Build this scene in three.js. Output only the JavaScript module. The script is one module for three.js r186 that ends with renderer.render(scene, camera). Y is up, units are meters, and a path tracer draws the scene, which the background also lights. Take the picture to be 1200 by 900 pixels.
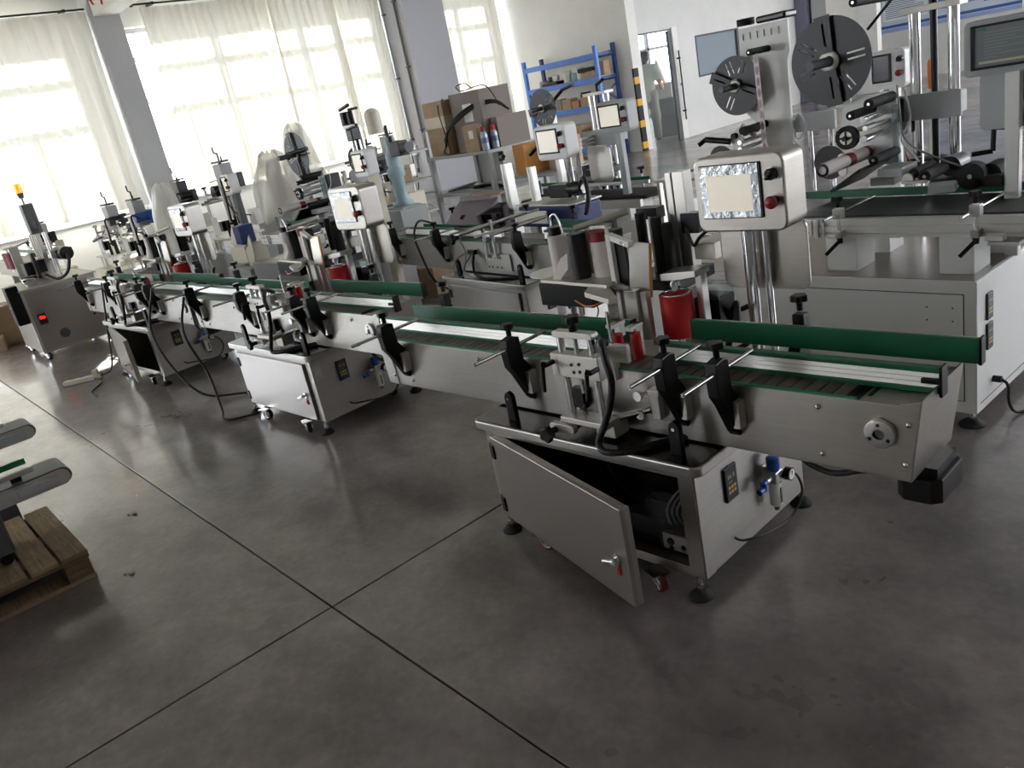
import * as THREE from 'three';
import { RoundedBoxGeometry } from 'three/addons/geometries/RoundedBoxGeometry.js';
import { mergeGeometries } from 'three/addons/utils/BufferGeometryUtils.js';
import { MarchingCubes } from 'three/addons/objects/MarchingCubes.js';

// ---------- camera, sky, sun, exposure ----------
const scene = new THREE.Scene();
const camera = new THREE.PerspectiveCamera(2 * Math.atan(450 / 955) * 180 / Math.PI, 4 / 3, 0.05, 200);
camera.position.set(0, 1.5, 0);
camera.quaternion.setFromRotationMatrix(new THREE.Matrix4().makeBasis(
  new THREE.Vector3(0.654767, -0.192969, -0.730782),
  new THREE.Vector3(-0.130907, 0.923296, -0.361093),
  new THREE.Vector3(0.744408, 0.332096, 0.579283)));
scene.add(camera);
const renderer = new THREE.WebGLRenderer({ antialias: true });
renderer.toneMapping = THREE.LinearToneMapping;
renderer.toneMappingExposure = 2.55;
renderer.shadowMap.enabled = true;
const sunFrom = new THREE.Vector3(-6.4, 3.4, -3.5).normalize();
scene.background = new THREE.Color(0xeff4fc);
scene.backgroundIntensity = 5.0;
const sun = new THREE.DirectionalLight(0xfff8ee, 17);
sun.position.copy(sunFrom).multiplyScalar(30).add(new THREE.Vector3(-6, 0, -4));
sun.target.position.set(-6, 0, -4);
sun.castShadow = true;
Object.assign(sun.shadow.camera, { left: -20, right: 20, top: 20, bottom: -20, near: 1, far: 70 });
sun.shadow.mapSize.set(2048, 2048);
scene.add(sun, sun.target);

// ---------- helpers ----------
let seed = 12345;
const rnd = () => { seed = (seed * 1664525 + 1013904223) >>> 0; return seed / 4294967296; };
const rr = (a, b) => a + (b - a) * rnd();
const used = {};
function numbered(n) { const k = used[n] = (used[n] ?? -1) + 1; return k ? n + '_' + String(k).padStart(3, '0') : n; }
function fin(g) {
  const h = g.index ? g.toNonIndexed() : g;
  for (const k of Object.keys(h.attributes)) if (!['position', 'normal', 'uv'].includes(k)) h.deleteAttribute(k);
  if (!h.attributes.uv) h.setAttribute('uv', new THREE.BufferAttribute(new Float32Array(h.attributes.position.count * 2), 2));
  return h;
}
function metreUV(g) {
  const p = g.attributes.position, n = g.attributes.normal, u = g.attributes.uv;
  for (let i = 0; i < p.count; i++) {
    const ax = Math.abs(n.getX(i)), ay = Math.abs(n.getY(i)), az = Math.abs(n.getZ(i));
    if (ay >= ax && ay >= az) u.setXY(i, p.getX(i), p.getZ(i));
    else if (ax >= az) u.setXY(i, p.getZ(i), p.getY(i));
    else u.setXY(i, p.getX(i), p.getY(i));
  }
}
function M(parent, name, mat, ...gs) {
  const g = mergeGeometries(gs.flat(9).map(fin));
  if (!mat.userData.keepUV) metreUV(g);
  const m = new THREE.Mesh(g, mat);
  m.name = name; m.castShadow = m.receiveShadow = true;
  (parent ?? scene).add(m);
  return m;
}
// the same, each geometry (or list of geometries) a part of its own
function MS(parent, name, mat, ...gs) { let r; for (const g of gs) r = M(parent, name, mat, g); return r; }
function tag(o, label, category, group, kind) {
  if (label) o.userData.label = label;
  if (category) o.userData.category = category;
  if (group) o.userData.group = group;
  if (kind) o.userData.kind = kind;
  return o;
}
function thing(name, label, category, x = 0, y = 0, z = 0, turn = 0, group) {
  const o = new THREE.Group(); o.name = numbered(name); o.position.set(x, y, z); o.rotation.y = turn;
  scene.add(o); return tag(o, label, category, group);
}
function single(name, label, category, group, mat, ...gs) { const m = M(scene, numbered(name), mat, ...gs); return tag(m, label, category, group); }
function struct(name, mat, ...gs) { return tag(M(scene, name, mat, ...gs), null, null, null, 'structure'); }
const place = (g, x, y, z, rx = 0, ry = 0, rz = 0) => { if (rx) g.rotateX(rx); if (ry) g.rotateY(ry); if (rz) g.rotateZ(rz); return g.translate(x, y, z); };
// box from its lower and upper corners
function bx(x0, x1, y0, y1, z0, z1, r = 0) {
  const w = Math.abs(x1 - x0), h = Math.abs(y1 - y0), d = Math.abs(z1 - z0);
  const g = r ? new RoundedBoxGeometry(w, h, d, 1, Math.min(r, w / 2.05, h / 2.05, d / 2.05)) : new THREE.BoxGeometry(w, h, d);
  return g.translate((x0 + x1) / 2, (y0 + y1) / 2, (z0 + z1) / 2);
}
// cylinder along an axis, from a start point with a length
function cy(axis, r, len, x, y, z, seg = 16, r2 = r) {
  const g = new THREE.CylinderGeometry(r2, r, len, seg).translate(0, len / 2, 0);
  if (axis === 'x') g.rotateZ(-Math.PI / 2); if (axis === 'z') g.rotateX(Math.PI / 2);
  return g.translate(x, y, z);
}
const V = (a) => new THREE.Vector3(...a);
// straight round bar between two points
function bar(a, b, r, seg = 10) {
  const A = V(a), B = V(b), d = B.clone().sub(A), L = d.length();
  const g = new THREE.CylinderGeometry(r, r, L, seg).translate(0, L / 2, 0);
  return g.applyQuaternion(new THREE.Quaternion().setFromUnitVectors(new THREE.Vector3(0, 1, 0), d.normalize())).translate(...a);
}
function beam(a, b, w, h, up = [0, 1, 0]) {
  const A = V(a), B = V(b), d = B.clone().sub(A), L = d.length(); d.normalize();
  const x = new THREE.Vector3().crossVectors(V(up), d).normalize(), y = new THREE.Vector3().crossVectors(d, x);
  return new THREE.BoxGeometry(w, h, L).applyMatrix4(new THREE.Matrix4().makeBasis(x, y, d).setPosition(A.add(B).multiplyScalar(0.5)));
}
const tube = (pts, r, n = 24, s = 8) => new THREE.TubeGeometry(new THREE.CatmullRomCurve3(pts.map(V)), n, r, s);
function ring(R, r, x, y, z, axis = 'z', s = 8, t = 24) { const g = new THREE.TorusGeometry(R, r, s, t); if (axis === 'y') g.rotateX(Math.PI / 2); if (axis === 'x') g.rotateY(Math.PI / 2); return g.translate(x, y, z); }
const ball = (r, x, y, z, s = 12, fy = 1) => new THREE.SphereGeometry(r, s, Math.max(6, s >> 1)).scale(1, fy, 1).translate(x, y, z);
function shapeOf(pts, holes = []) {
  const s = new THREE.Shape(pts.map((p) => new THREE.Vector2(...p)));
  for (const h of holes) s.holes.push(h instanceof THREE.Path ? h : new THREE.Path(h.map((p) => new THREE.Vector2(...p))));
  return s;
}
function rrect(x0, x1, y0, y1, r, s = new THREE.Shape()) {
  s.moveTo(x0 + r, y0); s.lineTo(x1 - r, y0); s.absarc(x1 - r, y0 + r, r, -Math.PI / 2, 0, false); s.lineTo(x1, y1 - r);
  s.absarc(x1 - r, y1 - r, r, 0, Math.PI / 2, false); s.lineTo(x0 + r, y1); s.absarc(x0 + r, y1 - r, r, Math.PI / 2, Math.PI, false);
  s.lineTo(x0, y0 + r); s.absarc(x0 + r, y0 + r, r, Math.PI, 1.5 * Math.PI, false); return s;
}
const circle = (x, y, r) => { const p = new THREE.Path(); p.absarc(x, y, r, 0, Math.PI * 2, true); return p; };
// extrusion of an xy shape from z0 to z1
function ex(shape, z0, z1, bevel = 0, seg = 5) {
  const d = z1 - z0 - 2 * bevel;
  return new THREE.ExtrudeGeometry(shape, { depth: d, bevelEnabled: bevel > 0, bevelSize: bevel, bevelThickness: bevel, bevelOffset: -bevel, bevelSegments: 2, curveSegments: seg }).translate(0, 0, z0 + bevel);
}
// extrusion along x of a shape given as (z, y)
const exX = (shape, x0, x1, b = 0) => ex(shape, -x1, -x0, b).rotateY(-Math.PI / 2);
// extrusion along y of a shape given as (x, z)
const exY = (shape, y0, y1, b = 0, seg = 5) => ex(shape, -y1, -y0, b, seg).rotateX(Math.PI / 2);
const lathe = (pts, x, y, z, seg = 20) => new THREE.LatheGeometry(pts.map((p) => new THREE.Vector2(...p)), seg).translate(x, y, z);
// ---------- procedural textures and materials ----------
function noiseGrid(n, cells, s) {           // tileable value noise, n x n
  let q = s; const rn = () => { q = (q * 1103515245 + 12345) & 0x7fffffff; return q / 0x7fffffff; };
  const [cx, cyy] = Array.isArray(cells) ? cells : [cells, cells];
  const g = Float32Array.from({ length: cx * cyy }, rn), out = new Float32Array(n * n);
  for (let y = 0; y < n; y++) for (let x = 0; x < n; x++) {
    const fx = x / n * cx, fy = y / n * cyy, ix = Math.floor(fx), iy = Math.floor(fy);
    let tx = fx - ix, ty = fy - iy; tx = tx * tx * (3 - 2 * tx); ty = ty * ty * (3 - 2 * ty);
    const a = g[iy % cyy * cx + ix % cx], b = g[iy % cyy * cx + (ix + 1) % cx], c = g[(iy + 1) % cyy * cx + ix % cx], d = g[(iy + 1) % cyy * cx + (ix + 1) % cx];
    out[y * n + x] = (a * (1 - tx) + b * tx) * (1 - ty) + (c * (1 - tx) + d * tx) * ty;
  }
  return out;
}
function fbm(n, layers, s) {
  const o = new Float32Array(n * n); let w = 0;
  layers.forEach(([cells, amp], i) => { const g = noiseGrid(n, cells, s + i * 77); w += amp; for (let k = 0; k < o.length; k++) o[k] += g[k] * amp; });
  for (let k = 0; k < o.length; k++) o[k] /= w;
  return o;
}
function tex(n, f, srgb, size) {            // f(k) -> [r,g,b] 0..255 or a number
  const d = new Uint8Array(n * n * 4);
  for (let k = 0; k < n * n; k++) { const v = f(k); const a = Array.isArray(v) ? v : [v, v, v]; d[k * 4] = a[0]; d[k * 4 + 1] = a[1]; d[k * 4 + 2] = a[2]; d[k * 4 + 3] = 255; }
  const t = new THREE.DataTexture(d, n, n); t.wrapS = t.wrapT = THREE.RepeatWrapping; t.magFilter = THREE.LinearFilter; t.minFilter = THREE.LinearMipmapLinearFilter; t.generateMipmaps = true;
  if (srgb) t.colorSpace = THREE.SRGBColorSpace; t.repeat.set(1 / size, 1 / size); t.needsUpdate = true; return t;
}
const brushN = fbm(512, [[[5, 500], 1], [[11, 510], 1], [[3, 330], .7], [[4, 40], .25]], 5);
const brushRough = tex(512, (k) => 130 + brushN[k] * 90, false, .3), brushBump = tex(512, (k) => brushN[k] * 255, false, .3);
const smudgeN = fbm(512, [[4, 1], [9, .7], [30, .4], [90, .2]], 91);
const fbmCard = fbm(256, [[[4, 120], 1], [[60, 60], .6], [8, .8]], 33), filmN = fbm(256, [[6, 1], [13, .8], [26, .4]], 15);
const S = (color, rough, metal = 0, o = {}) => new THREE.MeshPhysicalMaterial({ color, roughness: rough, metalness: metal, ...o });
const m = {};
m.steel = S(0xbfbab4, .58, 1, { map: tex(512, (k) => { const v = 228 + 24 * brushN[k] + 22 * (smudgeN[k] - .5); return [v, v * .998, v * .992]; }, true, .8), roughnessMap: brushRough, bumpMap: brushBump, bumpScale: .00003 });
m.steelDoor = S(0xa7a09b, .42, 1, { roughnessMap: tex(512, (k) => 175 + smudgeN[k] * 70, false, .8) });
m.blackTop = S(0x0d0c0c, .22, 0);
m.alu = S(0xc9c6c1, .36, 1);
m.aluPlate = S(0xc9c5bd, .55, .85);
m.chrome = S(0xe2e2e4, .12, 1);
m.rod = S(0x9b9997, .25, 1);
m.screw = S(0xd0cfcc, .25, 1);
m.black = S(0x0b0b0c, .38, 0, { specularIntensity: .55 });
m.railAlu = S(0xe0ded9, .45, .55);
m.blackGloss = S(0x0c0c0d, .22);
m.rubber = S(0x131313, .75);
m.anod = S(0x1c1c1f, .36, .3);
m.green = S(0x0b5a3d, .38);
m.greenEdge = S(0x1c8a62, .4);
m.slat = S(0x554a44, .36);
m.red = S(0xb80f14, .6);
m.stopRed = S(0x8e1a20, .4);
m.redDark = S(0x7c1622, .5);
m.redWheel = S(0x6f1420, .35);
m.white = S(0xe3e2de, .42, 0, { clearcoat: .2, clearcoatRoughness: .4 });
m.greyPaint = S(0xa9abab, .45);
m.greyDark = S(0x55575a, .5);
m.beige = S(0xd8d0bc, .5);
m.paper = S(0xd9cfcb, .8);
m.paperWhite = S(0xe8e6e0, .75);
m.blue = S(0x1c4f9e, .4);
m.blueDeep = S(0x142b63, .4);
m.navyPanel = S(0x10131c, .3);
m.yellow = S(0xd9a520, .45);
m.orange = S(0xe87a14, .5);
m.gold = S(0xb8863a, .5, .2);
m.cardboard = S(0xbba286, .85, 0, { map: tex(256, (k) => { const v = 205 + 50 * fbmCard[k]; return [v, v * .985, v * .96]; }, true, .5) });
m.cardDark = S(0x877e77, .85);
m.tape = S(0xc9b8a0, .35);
m.clear = S(0xffffff, .06, 0, { transmission: 1, thickness: 0, ior: 1.45 });
m.acrylic = S(0xdfe6e8, .08, 0, { transmission: .9, thickness: 0, ior: 1.45 });
m.film = S(0xcfd4d8, .2, .7, { bumpMap: tex(256, (k) => filmN[k] * 255, false, .12), bumpScale: .0022 });
m.plasticSheet = S(0xf4f3ee, .45, 0, { transmission: .62, thickness: 0 });
m.screenPale = S(0xf6f1e4, .3, 0, { emissive: 0xfff2dc, emissiveIntensity: .13 });
m.screenGrey = S(0x3a3f45, .15);
m.lampRed = S(0xff2015, .4, 0, { emissive: 0xff1a10, emissiveIntensity: 2 });
m.hose = S(0x101011, .55);
m.greyCable = S(0x8d8c8a, .5);
m.yellowCable = S(0xc7a53a, .5);
m.whiteCable = S(0xd4d4d2, .5);
m.copper = S(0xb5623d, .4, .4);
m.skin = S(0xa87a5f, .6);
m.hair = S(0x14110f, .7);
m.shirt = S(0xb3b4b0, .85);
m.trouser = S(0x868785, .9);
// ---------- the room ----------
const wallN = fbm(512, [[5, 1], [17, .5], [70, .3]], 61);
const wallTex = tex(512, (k) => { const v = 236 + 16 * wallN[k]; return [v, v, v]; }, true, 3);
m.wall = S(0xe2e1dd, .85, 0, { map: wallTex });
m.wallCream = S(0xf5f3ed, .85, 0, { map: wallTex });
m.column = S(0xb9b9ba, .8, 0, { map: wallTex });
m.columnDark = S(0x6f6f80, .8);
m.ceiling = S(0xe6e4de, .9);
m.frame = S(0x8e9094, .45, .3);
// floor: cast concrete bays with saw-cut joints between them
const flA = fbm(1024, [[3, 1], [7, .9], [18, .6], [44, .35], [140, .25], [420, .2]], 7), flB = fbm(1024, [[[5, 9], 1], [[13, 21], .8], [[40, 60], .6], [[150, 170], .5]], 210);
const flS = fbm(1024, [[300, 1], [510, 1]], 19);
m.floor = S(0xffffff, 1, 0, { clearcoat: .75, clearcoatRoughness: .13,
  map: tex(1024, (k) => { let v = 112 + 78 * (flA[k] - .5) + 60 * (flB[k] - .5) + 10 * (flS[k] - .5); if (flS[k] > .955) v += 40; return [v * 1.02, v * .955, v * .93]; }, true, 3.1),
  roughnessMap: tex(1024, (k) => 104 + 110 * (flB[k] - .5) + 60 * (flA[k] - .5), false, 4.3), bumpMap: tex(1024, (k) => 255 * (flA[k] * .6 + flS[k] * .4), false, 1.7), bumpScale: .0003,
});
m.joint = S(0x1b1917, .95);
const floor = tag(new THREE.Group(), null, null, null, 'structure'); floor.name = 'floor'; scene.add(floor);
const XJ = [-14.3, -2.362, 5], ZJ = [-20.3, -.884, 7], gap = .0035;
for (let i = 0; i < 2; i++) for (let j = 0; j < 2; j++) M(floor, 'concrete_slab', m.floor, bx(XJ[i] + gap, XJ[i + 1] - gap, -.12, 0, ZJ[j] + gap, ZJ[j + 1] - gap, .002));
M(floor, 'joint_filler', m.joint, bx(-14.3, 5, -.3, -.008, -20.3, 7));
struct('ceiling', m.ceiling, bx(-14.3, 5, 4.7, 4.95, -20.3, 7));
// window wall at the far left end: sill, head, piers, then the windows themselves
const WX0 = -13.95, WX1 = -13.65, SILL = .95, HEAD = 3.5;
const bays = [[1.3, 6.3], [-4.05, .75], [-9.25, -4.72], [-11.95, -10.35]];
struct('wall_left', m.wall, bx(WX0, WX1, 0, SILL, -12.1, 7), bx(WX0, WX1, HEAD, 4.7, -12.1, 7),
  bx(WX0, WX1, SILL, HEAD, .75, 1.3), bx(WX0, WX1, SILL, HEAD, -4.72, -4.05), bx(WX0, WX1, SILL, HEAD, -10.35, -9.25), bx(WX0, WX1, SILL, HEAD, -12.1, -11.95), bx(WX0, WX1, SILL, HEAD, 6.3, 7));
m.pane = S(0xf2f8fa, .03, 0, { transmission: 1, thickness: 0, ior: 1.4 });
bays.forEach(([z0, z1], i) => {
  const w = tag(new THREE.Group(), null, null, null, 'structure'); w.name = 'window_' + (i + 1); scene.add(w);
  const X0 = -13.86, X1 = -13.78, n = Math.max(2, Math.round((z1 - z0) / 1.5)), st = (z1 - z0) / n, bars = [2.44, 3.06];
  M(w, 'window_frame', m.frame, bx(X0, X1, SILL, SILL + .06, z0, z1), bx(X0, X1, HEAD - .07, HEAD, z0, z1), bx(X0, X1, SILL + .06, HEAD - .07, z0, z0 + .06), bx(X0, X1, SILL + .06, HEAD - .07, z1 - .06, z1));
  for (let k = 1; k < n; k++) M(w, 'mullion', m.frame, bx(X0, X1, SILL + .06, HEAD - .07, z0 + k * st - .05, z0 + k * st + .05));
  for (let k = 0; k < n; k++) {
    for (const b of bars) M(w, 'transom', m.frame, bx(X0 + .005, X1 - .005, b - .04, b + .04, z0 + k * st + .05, z0 + (k + 1) * st - .05));
    [[SILL + .06, 2.40], [2.48, 3.02], [3.10, HEAD - .07]].forEach(([a, b]) => M(w, 'pane', m.pane, new THREE.PlaneGeometry(st - .1, b - a).rotateY(Math.PI / 2).translate(-13.82, (a + b) / 2, z0 + (k + .5) * st)));
    if (k % 2 === 0) M(w, 'casement_bar', m.frame, bx(X0 + .01, X1 - .01, SILL + .06, 2.40, z0 + (k + .5) * st - .03, z0 + (k + .5) * st + .03));
  }
});
struct('window_sill', m.wall, bx(WX1 - .02, WX1 + .1, SILL - .05, SILL + .005, -12.1, 7));
// columns on the window wall
struct('column_1', m.column, bx(-13.7, -13.2, 0, 4.7, -4.62, -4.22, .02));
m.columnLilac = S(0xb8b8be, .8);
struct('column_2', m.columnLilac, bx(-13.7, -12.8, 0, 4.7, -10.2, -9.28, .02));
struct('column_3', m.column, bx(-13.7, -13.2, 0, 4.7, .82, 1.22, .02));
struct('beam_1', m.ceiling, bx(-13.66, 5, 3.62, 4.72, -4.6, -4.25, .015));
struct('beam_2', m.ceiling, bx(-13.66, 5, 3.62, 4.72, .85, 1.2, .015));
struct('beam_3', m.ceiling, bx(-12.9, 5, 3.62, 4.72, -9.95, -9.55, .015));
// other walls
struct('wall_back', m.wallCream, bx(-13.95, -10.2, 0, 4.7, -12.35, -12.1));
const DZ0 = -13.42, DZ1 = -12.35, DH = 2.0;
struct('wall_door', m.wall, bx(-10.3, -10.2, DH, 4.7, DZ0, DZ1), bx(-10.3, -10.2, 0, 4.7, -14.0, DZ0), bx(-10.3, -10.2, 0, 1.04, -15.45, -14.0), bx(-10.3, -10.2, 1.8, 4.7, -15.45, -14.0), bx(-10.3, -10.2, 0, 4.7, -20, -15.45));
m.filmPane = S(0x87929a, .3);
{ const w = tag(new THREE.Group(), null, null, null, 'structure'); w.name = 'window_20'; scene.add(w);
  M(w, 'window_frame', m.greyDark, bx(-10.3, -10.19, 1.04, 1.07, -15.45, -14), bx(-10.3, -10.19, 1.77, 1.8, -15.45, -14), bx(-10.3, -10.19, 1.07, 1.77, -14.03, -14), bx(-10.3, -10.19, 1.07, 1.77, -15.45, -15.38)); M(w, 'pane', m.filmPane, bx(-10.26, -10.24, 1.07, 1.77, -15.38, -14.03)); }
m.roomBack = S(0xcfd6d8, .8);
struct('wall_backroom', m.roomBack, bx(-13.3, -13.1, 0, 4.7, -15.3, -12.35), bx(-13.3, -13.1, 0, .95, -17.2, -15.3), bx(-13.3, -13.1, 2.6, 4.7, -17.2, -15.3), bx(-13.3, -13.1, 0, 4.7, -20, -17.2), bx(-13.3, -12.9, 0, 4.7, -18.4, -18.2), bx(-10.9, -10.3, 0, 4.7, -18.4, -18.2), bx(-12.9, -10.9, 0, .9, -18.4, -18.2), bx(-12.9, -10.9, 3.2, 4.7, -18.4, -18.2));
{ const w = tag(new THREE.Group(), null, null, null, 'structure'); w.name = 'window_21'; scene.add(w); M(w, 'window_frame', m.greyDark, bx(-13.25, -13.18, .95, 1.0, -17.2, -15.3), bx(-13.25, -13.18, 2.55, 2.6, -17.2, -15.3), bx(-13.25, -13.18, 1, 2.55, -16.3, -16.22), bx(-13.25, -13.18, 1.75, 1.81, -17.2, -15.3)); }
struct('wall_poster', m.wall, bx(-10.45, -3.4, 0, 4.7, -20.3, -20.0), bx(-3.4, 5, 0, .9, -20.3, -20), bx(-3.4, 5, 3.9, 4.7, -20.3, -20), bx(.4, .9, .9, 3.9, -20.3, -20));
{ const w = tag(new THREE.Group(), null, null, null, 'structure'); w.name = 'window_22'; scene.add(w); for (const [a, b] of [[-3.4, .4], [.9, 4.7]]) { M(w, 'window_frame', m.frame, bx(a, b, .9, .96, -20.2, -20.1), bx(a, b, 3.84, 3.9, -20.2, -20.1), bx(a, a + .06, .9, 3.9, -20.2, -20.1), bx(b - .06, b, .9, 3.9, -20.2, -20.1)); M(w, 'mullion', m.frame, bx((a + b) / 2 - .04, (a + b) / 2 + .04, .96, 3.84, -20.2, -20.1)); } }
struct('wall_return', m.wall, bx(-8.83, -8.4, 0, 4.7, -17.78, -17.6, .01));
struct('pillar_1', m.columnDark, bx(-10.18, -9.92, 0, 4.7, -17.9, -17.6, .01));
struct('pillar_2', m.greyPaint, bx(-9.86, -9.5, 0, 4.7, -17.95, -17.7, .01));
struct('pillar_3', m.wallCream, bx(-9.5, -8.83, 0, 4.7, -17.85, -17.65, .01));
// right-hand wall with a row of windows and the wall behind the camera: outside the frame, they light the right of the hall
const RZ = [-20.3, -19.6, -15.6, -15.0, -11, -10.4, -6.4, 7], FX = [-13.95, -8.5, -6.5, 5];
const piers = [], piersF = [];
for (let i = 0; i < RZ.length; i += 2) piers.push(bx(4.7, 5, 1.3, 3.9, RZ[i], RZ[i + 1]));
for (let i = 0; i < FX.length; i += 2) piersF.push(bx(FX[i], FX[i + 1], .9, 3.6, 6.75, 7));
struct('wall_right', m.wall, bx(4.7, 5, 0, 1.3, -20.3, 7), bx(4.7, 5, 3.9, 4.7, -20.3, 7), ...piers);
struct('wall_front', m.wall, bx(-13.95, 5, 0, .9, 6.75, 7), bx(-13.95, 5, 3.6, 4.7, 6.75, 7), ...piersF);
for (let i = 1; i < RZ.length - 1; i += 2) {
  const w = tag(new THREE.Group(), null, null, null, 'structure'), a = RZ[i], b = RZ[i + 1]; w.name = 'window_' + (i + 9); scene.add(w);
  M(w, 'window_frame', m.frame, bx(4.8, 4.88, 1.3, 1.36, a, b), bx(4.8, 4.88, 3.84, 3.9, a, b), bx(4.8, 4.88, .9, 3.9, a, a + .06), bx(4.8, 4.88, .9, 3.9, b - .06, b));
  M(w, 'mullion', m.frame, bx(4.8, 4.88, .9, 3.9, (a + b) / 2 - .04, (a + b) / 2 + .04));
}
for (let i = 1; i < FX.length - 1; i += 2) {
  const w = tag(new THREE.Group(), null, null, null, 'structure'), a = FX[i], b = FX[i + 1]; w.name = 'window_' + (i + 30); scene.add(w);
  M(w, 'window_frame', m.frame, bx(a, b, .9, .96, 6.8, 6.88), bx(a, b, 3.54, 3.6, 6.8, 6.88), bx(a, a + .06, .9, 3.6, 6.8, 6.88), bx(b - .06, b, .9, 3.6, 6.8, 6.88));
  M(w, 'mullion', m.frame, bx((a + b) / 2 - .04, (a + b) / 2 + .04, .9, 3.6, 6.8, 6.88));
}
struct('ground_outside', m.greyPaint, bx(-80, 80, -.5, -.35, -80, 80));
// pipes and conduit on the column, socket with lead
// curtains
m.curtain = S(0xece8dc, 1, 0, { transmission: .095, thickness: 0, side: THREE.DoubleSide });
function curtain(z0, z1, folds, amp, gather, x = -13.42, y0 = .97, y1 = 3.72) {
  const nz = Math.round(Math.abs(z1 - z0) * 42), ny = 14, g = new THREE.PlaneGeometry(1, 1, nz, ny), p = g.attributes.position, ph = rr(0, 6);
  for (let i = 0; i < p.count; i++) {
    const u = p.getX(i) + .5, v = p.getY(i) + .5;
    const w = Math.sin(u * folds * 6.283 + ph + Math.sin(u * 17 + ph)) + .35 * Math.sin(u * folds * 13.7 + 2 * ph);
    let zz = z0 + (z1 - z0) * u;
    if (gather) { const c = z0 + (z1 - z0) * gather[0], k = Math.min(1, (1 - v) * gather[1]); zz = c + (zz - c) * (1 - k); }
    p.setXYZ(i, x + w * amp * (1.1 - .35 * v) + (1 - v) * .02 * Math.sin(u * 40), y0 + (y1 - y0) * v, zz + .012 * Math.sin(v * 5 + u * folds * 6));
  }
  g.computeVertexNormals(); return g;
}
const rodGroup = 'black curtain rods over the tall windows';
[[.75, -4.19, 'left'], [-4.96, -9.22, 'wide middle'], [-10.5, -11.96, 'narrow right']].forEach(([a, b, w], i) => {
  const r = thing('curtain_rod', ['black curtain rod above the leftmost curtain', 'long black curtain rod above the widest curtain', 'short black curtain rod between the grey column and the cream wall'][i], 'curtain rod', 0, 0, 0, 0);
  M(r, 'pole', m.black, cy('z', .014, Math.abs(b - a) + .1, -13.42, 3.765, b - .05, 10));
  M(r, 'finial', m.black, ball(.035, -13.42, 3.765, a + .07, 10)); M(r, 'finial', m.black, ball(.035, -13.42, 3.765, b - .07, 10));
  for (const z of [a - .25, (a + b) / 2, b + .25]) M(r, 'wall_bracket', m.black, bx(-13.66, -13.40, 3.745, 3.785, z - .02, z + .02));
});
const cl = [['leftmost sheer white curtain glowing in the sun', .7, -4.19, 26], ['broad sheer white curtain right of the open window gap', -4.98, -7.12, 15], ['sheer white curtain panel in the middle of the window wall', -7.0, -8.27, 9], ['sheer white curtain panel next to the grey column with pipes', -8.14, -9.26, 8], ['narrow sheer white curtain between grey column and cream wall', -10.42, -11.96, 10]];
cl.forEach(([l, a, b, f], i) => tag(M(scene, numbered('curtain'), m.curtain, curtain(a, b, f, i % 2 ? .035 : .03, null, i % 2 ? -13.43 : -13.33)), l, 'curtain'));
// ---------- shared machine pieces (all in the machine's own coordinates: x along the conveyor, z towards the aisle) ----------
const starKnob = (x, y, z, r = .02, axis = 'y') => {
  const s = new THREE.Shape(); for (let i = 0; i < 30; i++) { const a = i / 30 * 6.2832, q = r * (1 + .13 * Math.cos(a * 5)); i ? s.lineTo(q * Math.cos(a), q * Math.sin(a)) : s.moveTo(q, 0); }
  const a = ex(s, 0, r * .9, r * .15), b = cy('z', r * .42, r * 1.3, 0, 0, -r * 1.2, 10), gs = [a, b];
  for (const g of gs) { if (axis === 'y') g.rotateX(-Math.PI / 2); if (axis === 'x') g.rotateY(Math.PI / 2); g.translate(x, y, z); }
  return gs;
};
const screwZ = (x, y, z, r = .008) => ball(r, x, y, z, 8).scale(1, 1, 1);
function foot(root, x, z, y1 = .07, r = .036) {
  const f = M(root, 'levelling_foot', m.rubber, lathe([[0, 0], [r, 0], [r, .006], [r * .55, .022], [r * .35, .026], [0, .026]], x, 0, z));
  M(f, 'threaded_stem', m.screw, cy('y', .008, y1 - .024, x, .024, z, 10), cy('y', .013, .01, x, .034, z, 6));
}
function caster(root, x, z, y1, wheelMat, turn = 0, r = .033) {
  const R = (gs) => gs.map((g) => g.rotateY(turn).translate(x, 0, z));
  const c = M(root, 'caster', m.chrome, ...R([bx(-.03, .03, y1 - .006, y1, -.03, .03), cy('y', .02, .012, 0, y1 - .018, 0), ...[-1, 1].map((s) => ex(shapeOf([[-.024, y1 - .018], [.024, y1 - .018], [.022, r + .012], [.03, r - .01], [.012, r - .014], [-.004, r + .01], [-.024, r + .03]]), s * .018 - .0015, s * .018 + .0015))]));
  M(c, 'wheel', wheelMat, ...R([lathe([[.012, -.012], [r - .004, -.012], [r, -.008], [r, .008], [r - .004, .012], [.012, .012]], 0, 0, 0).rotateX(Math.PI / 2).translate(.012, r, 0)]));
  M(c, 'hub', m.screw, ...R([cy('z', .014, .03, .012, r, -.015), ring(.019, .003, .012, r, .0125), cy('z', .006, .044, .012, r, -.022, 8)]));
}
function textPlane(w, h, draw, pxw = 256) {
  const c = document.createElement('canvas'); c.width = pxw; c.height = Math.round(pxw * h / w); draw(c.getContext('2d'), c.width, c.height);
  const t = new THREE.CanvasTexture(c); t.colorSpace = THREE.SRGBColorSpace; return t;
}
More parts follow.
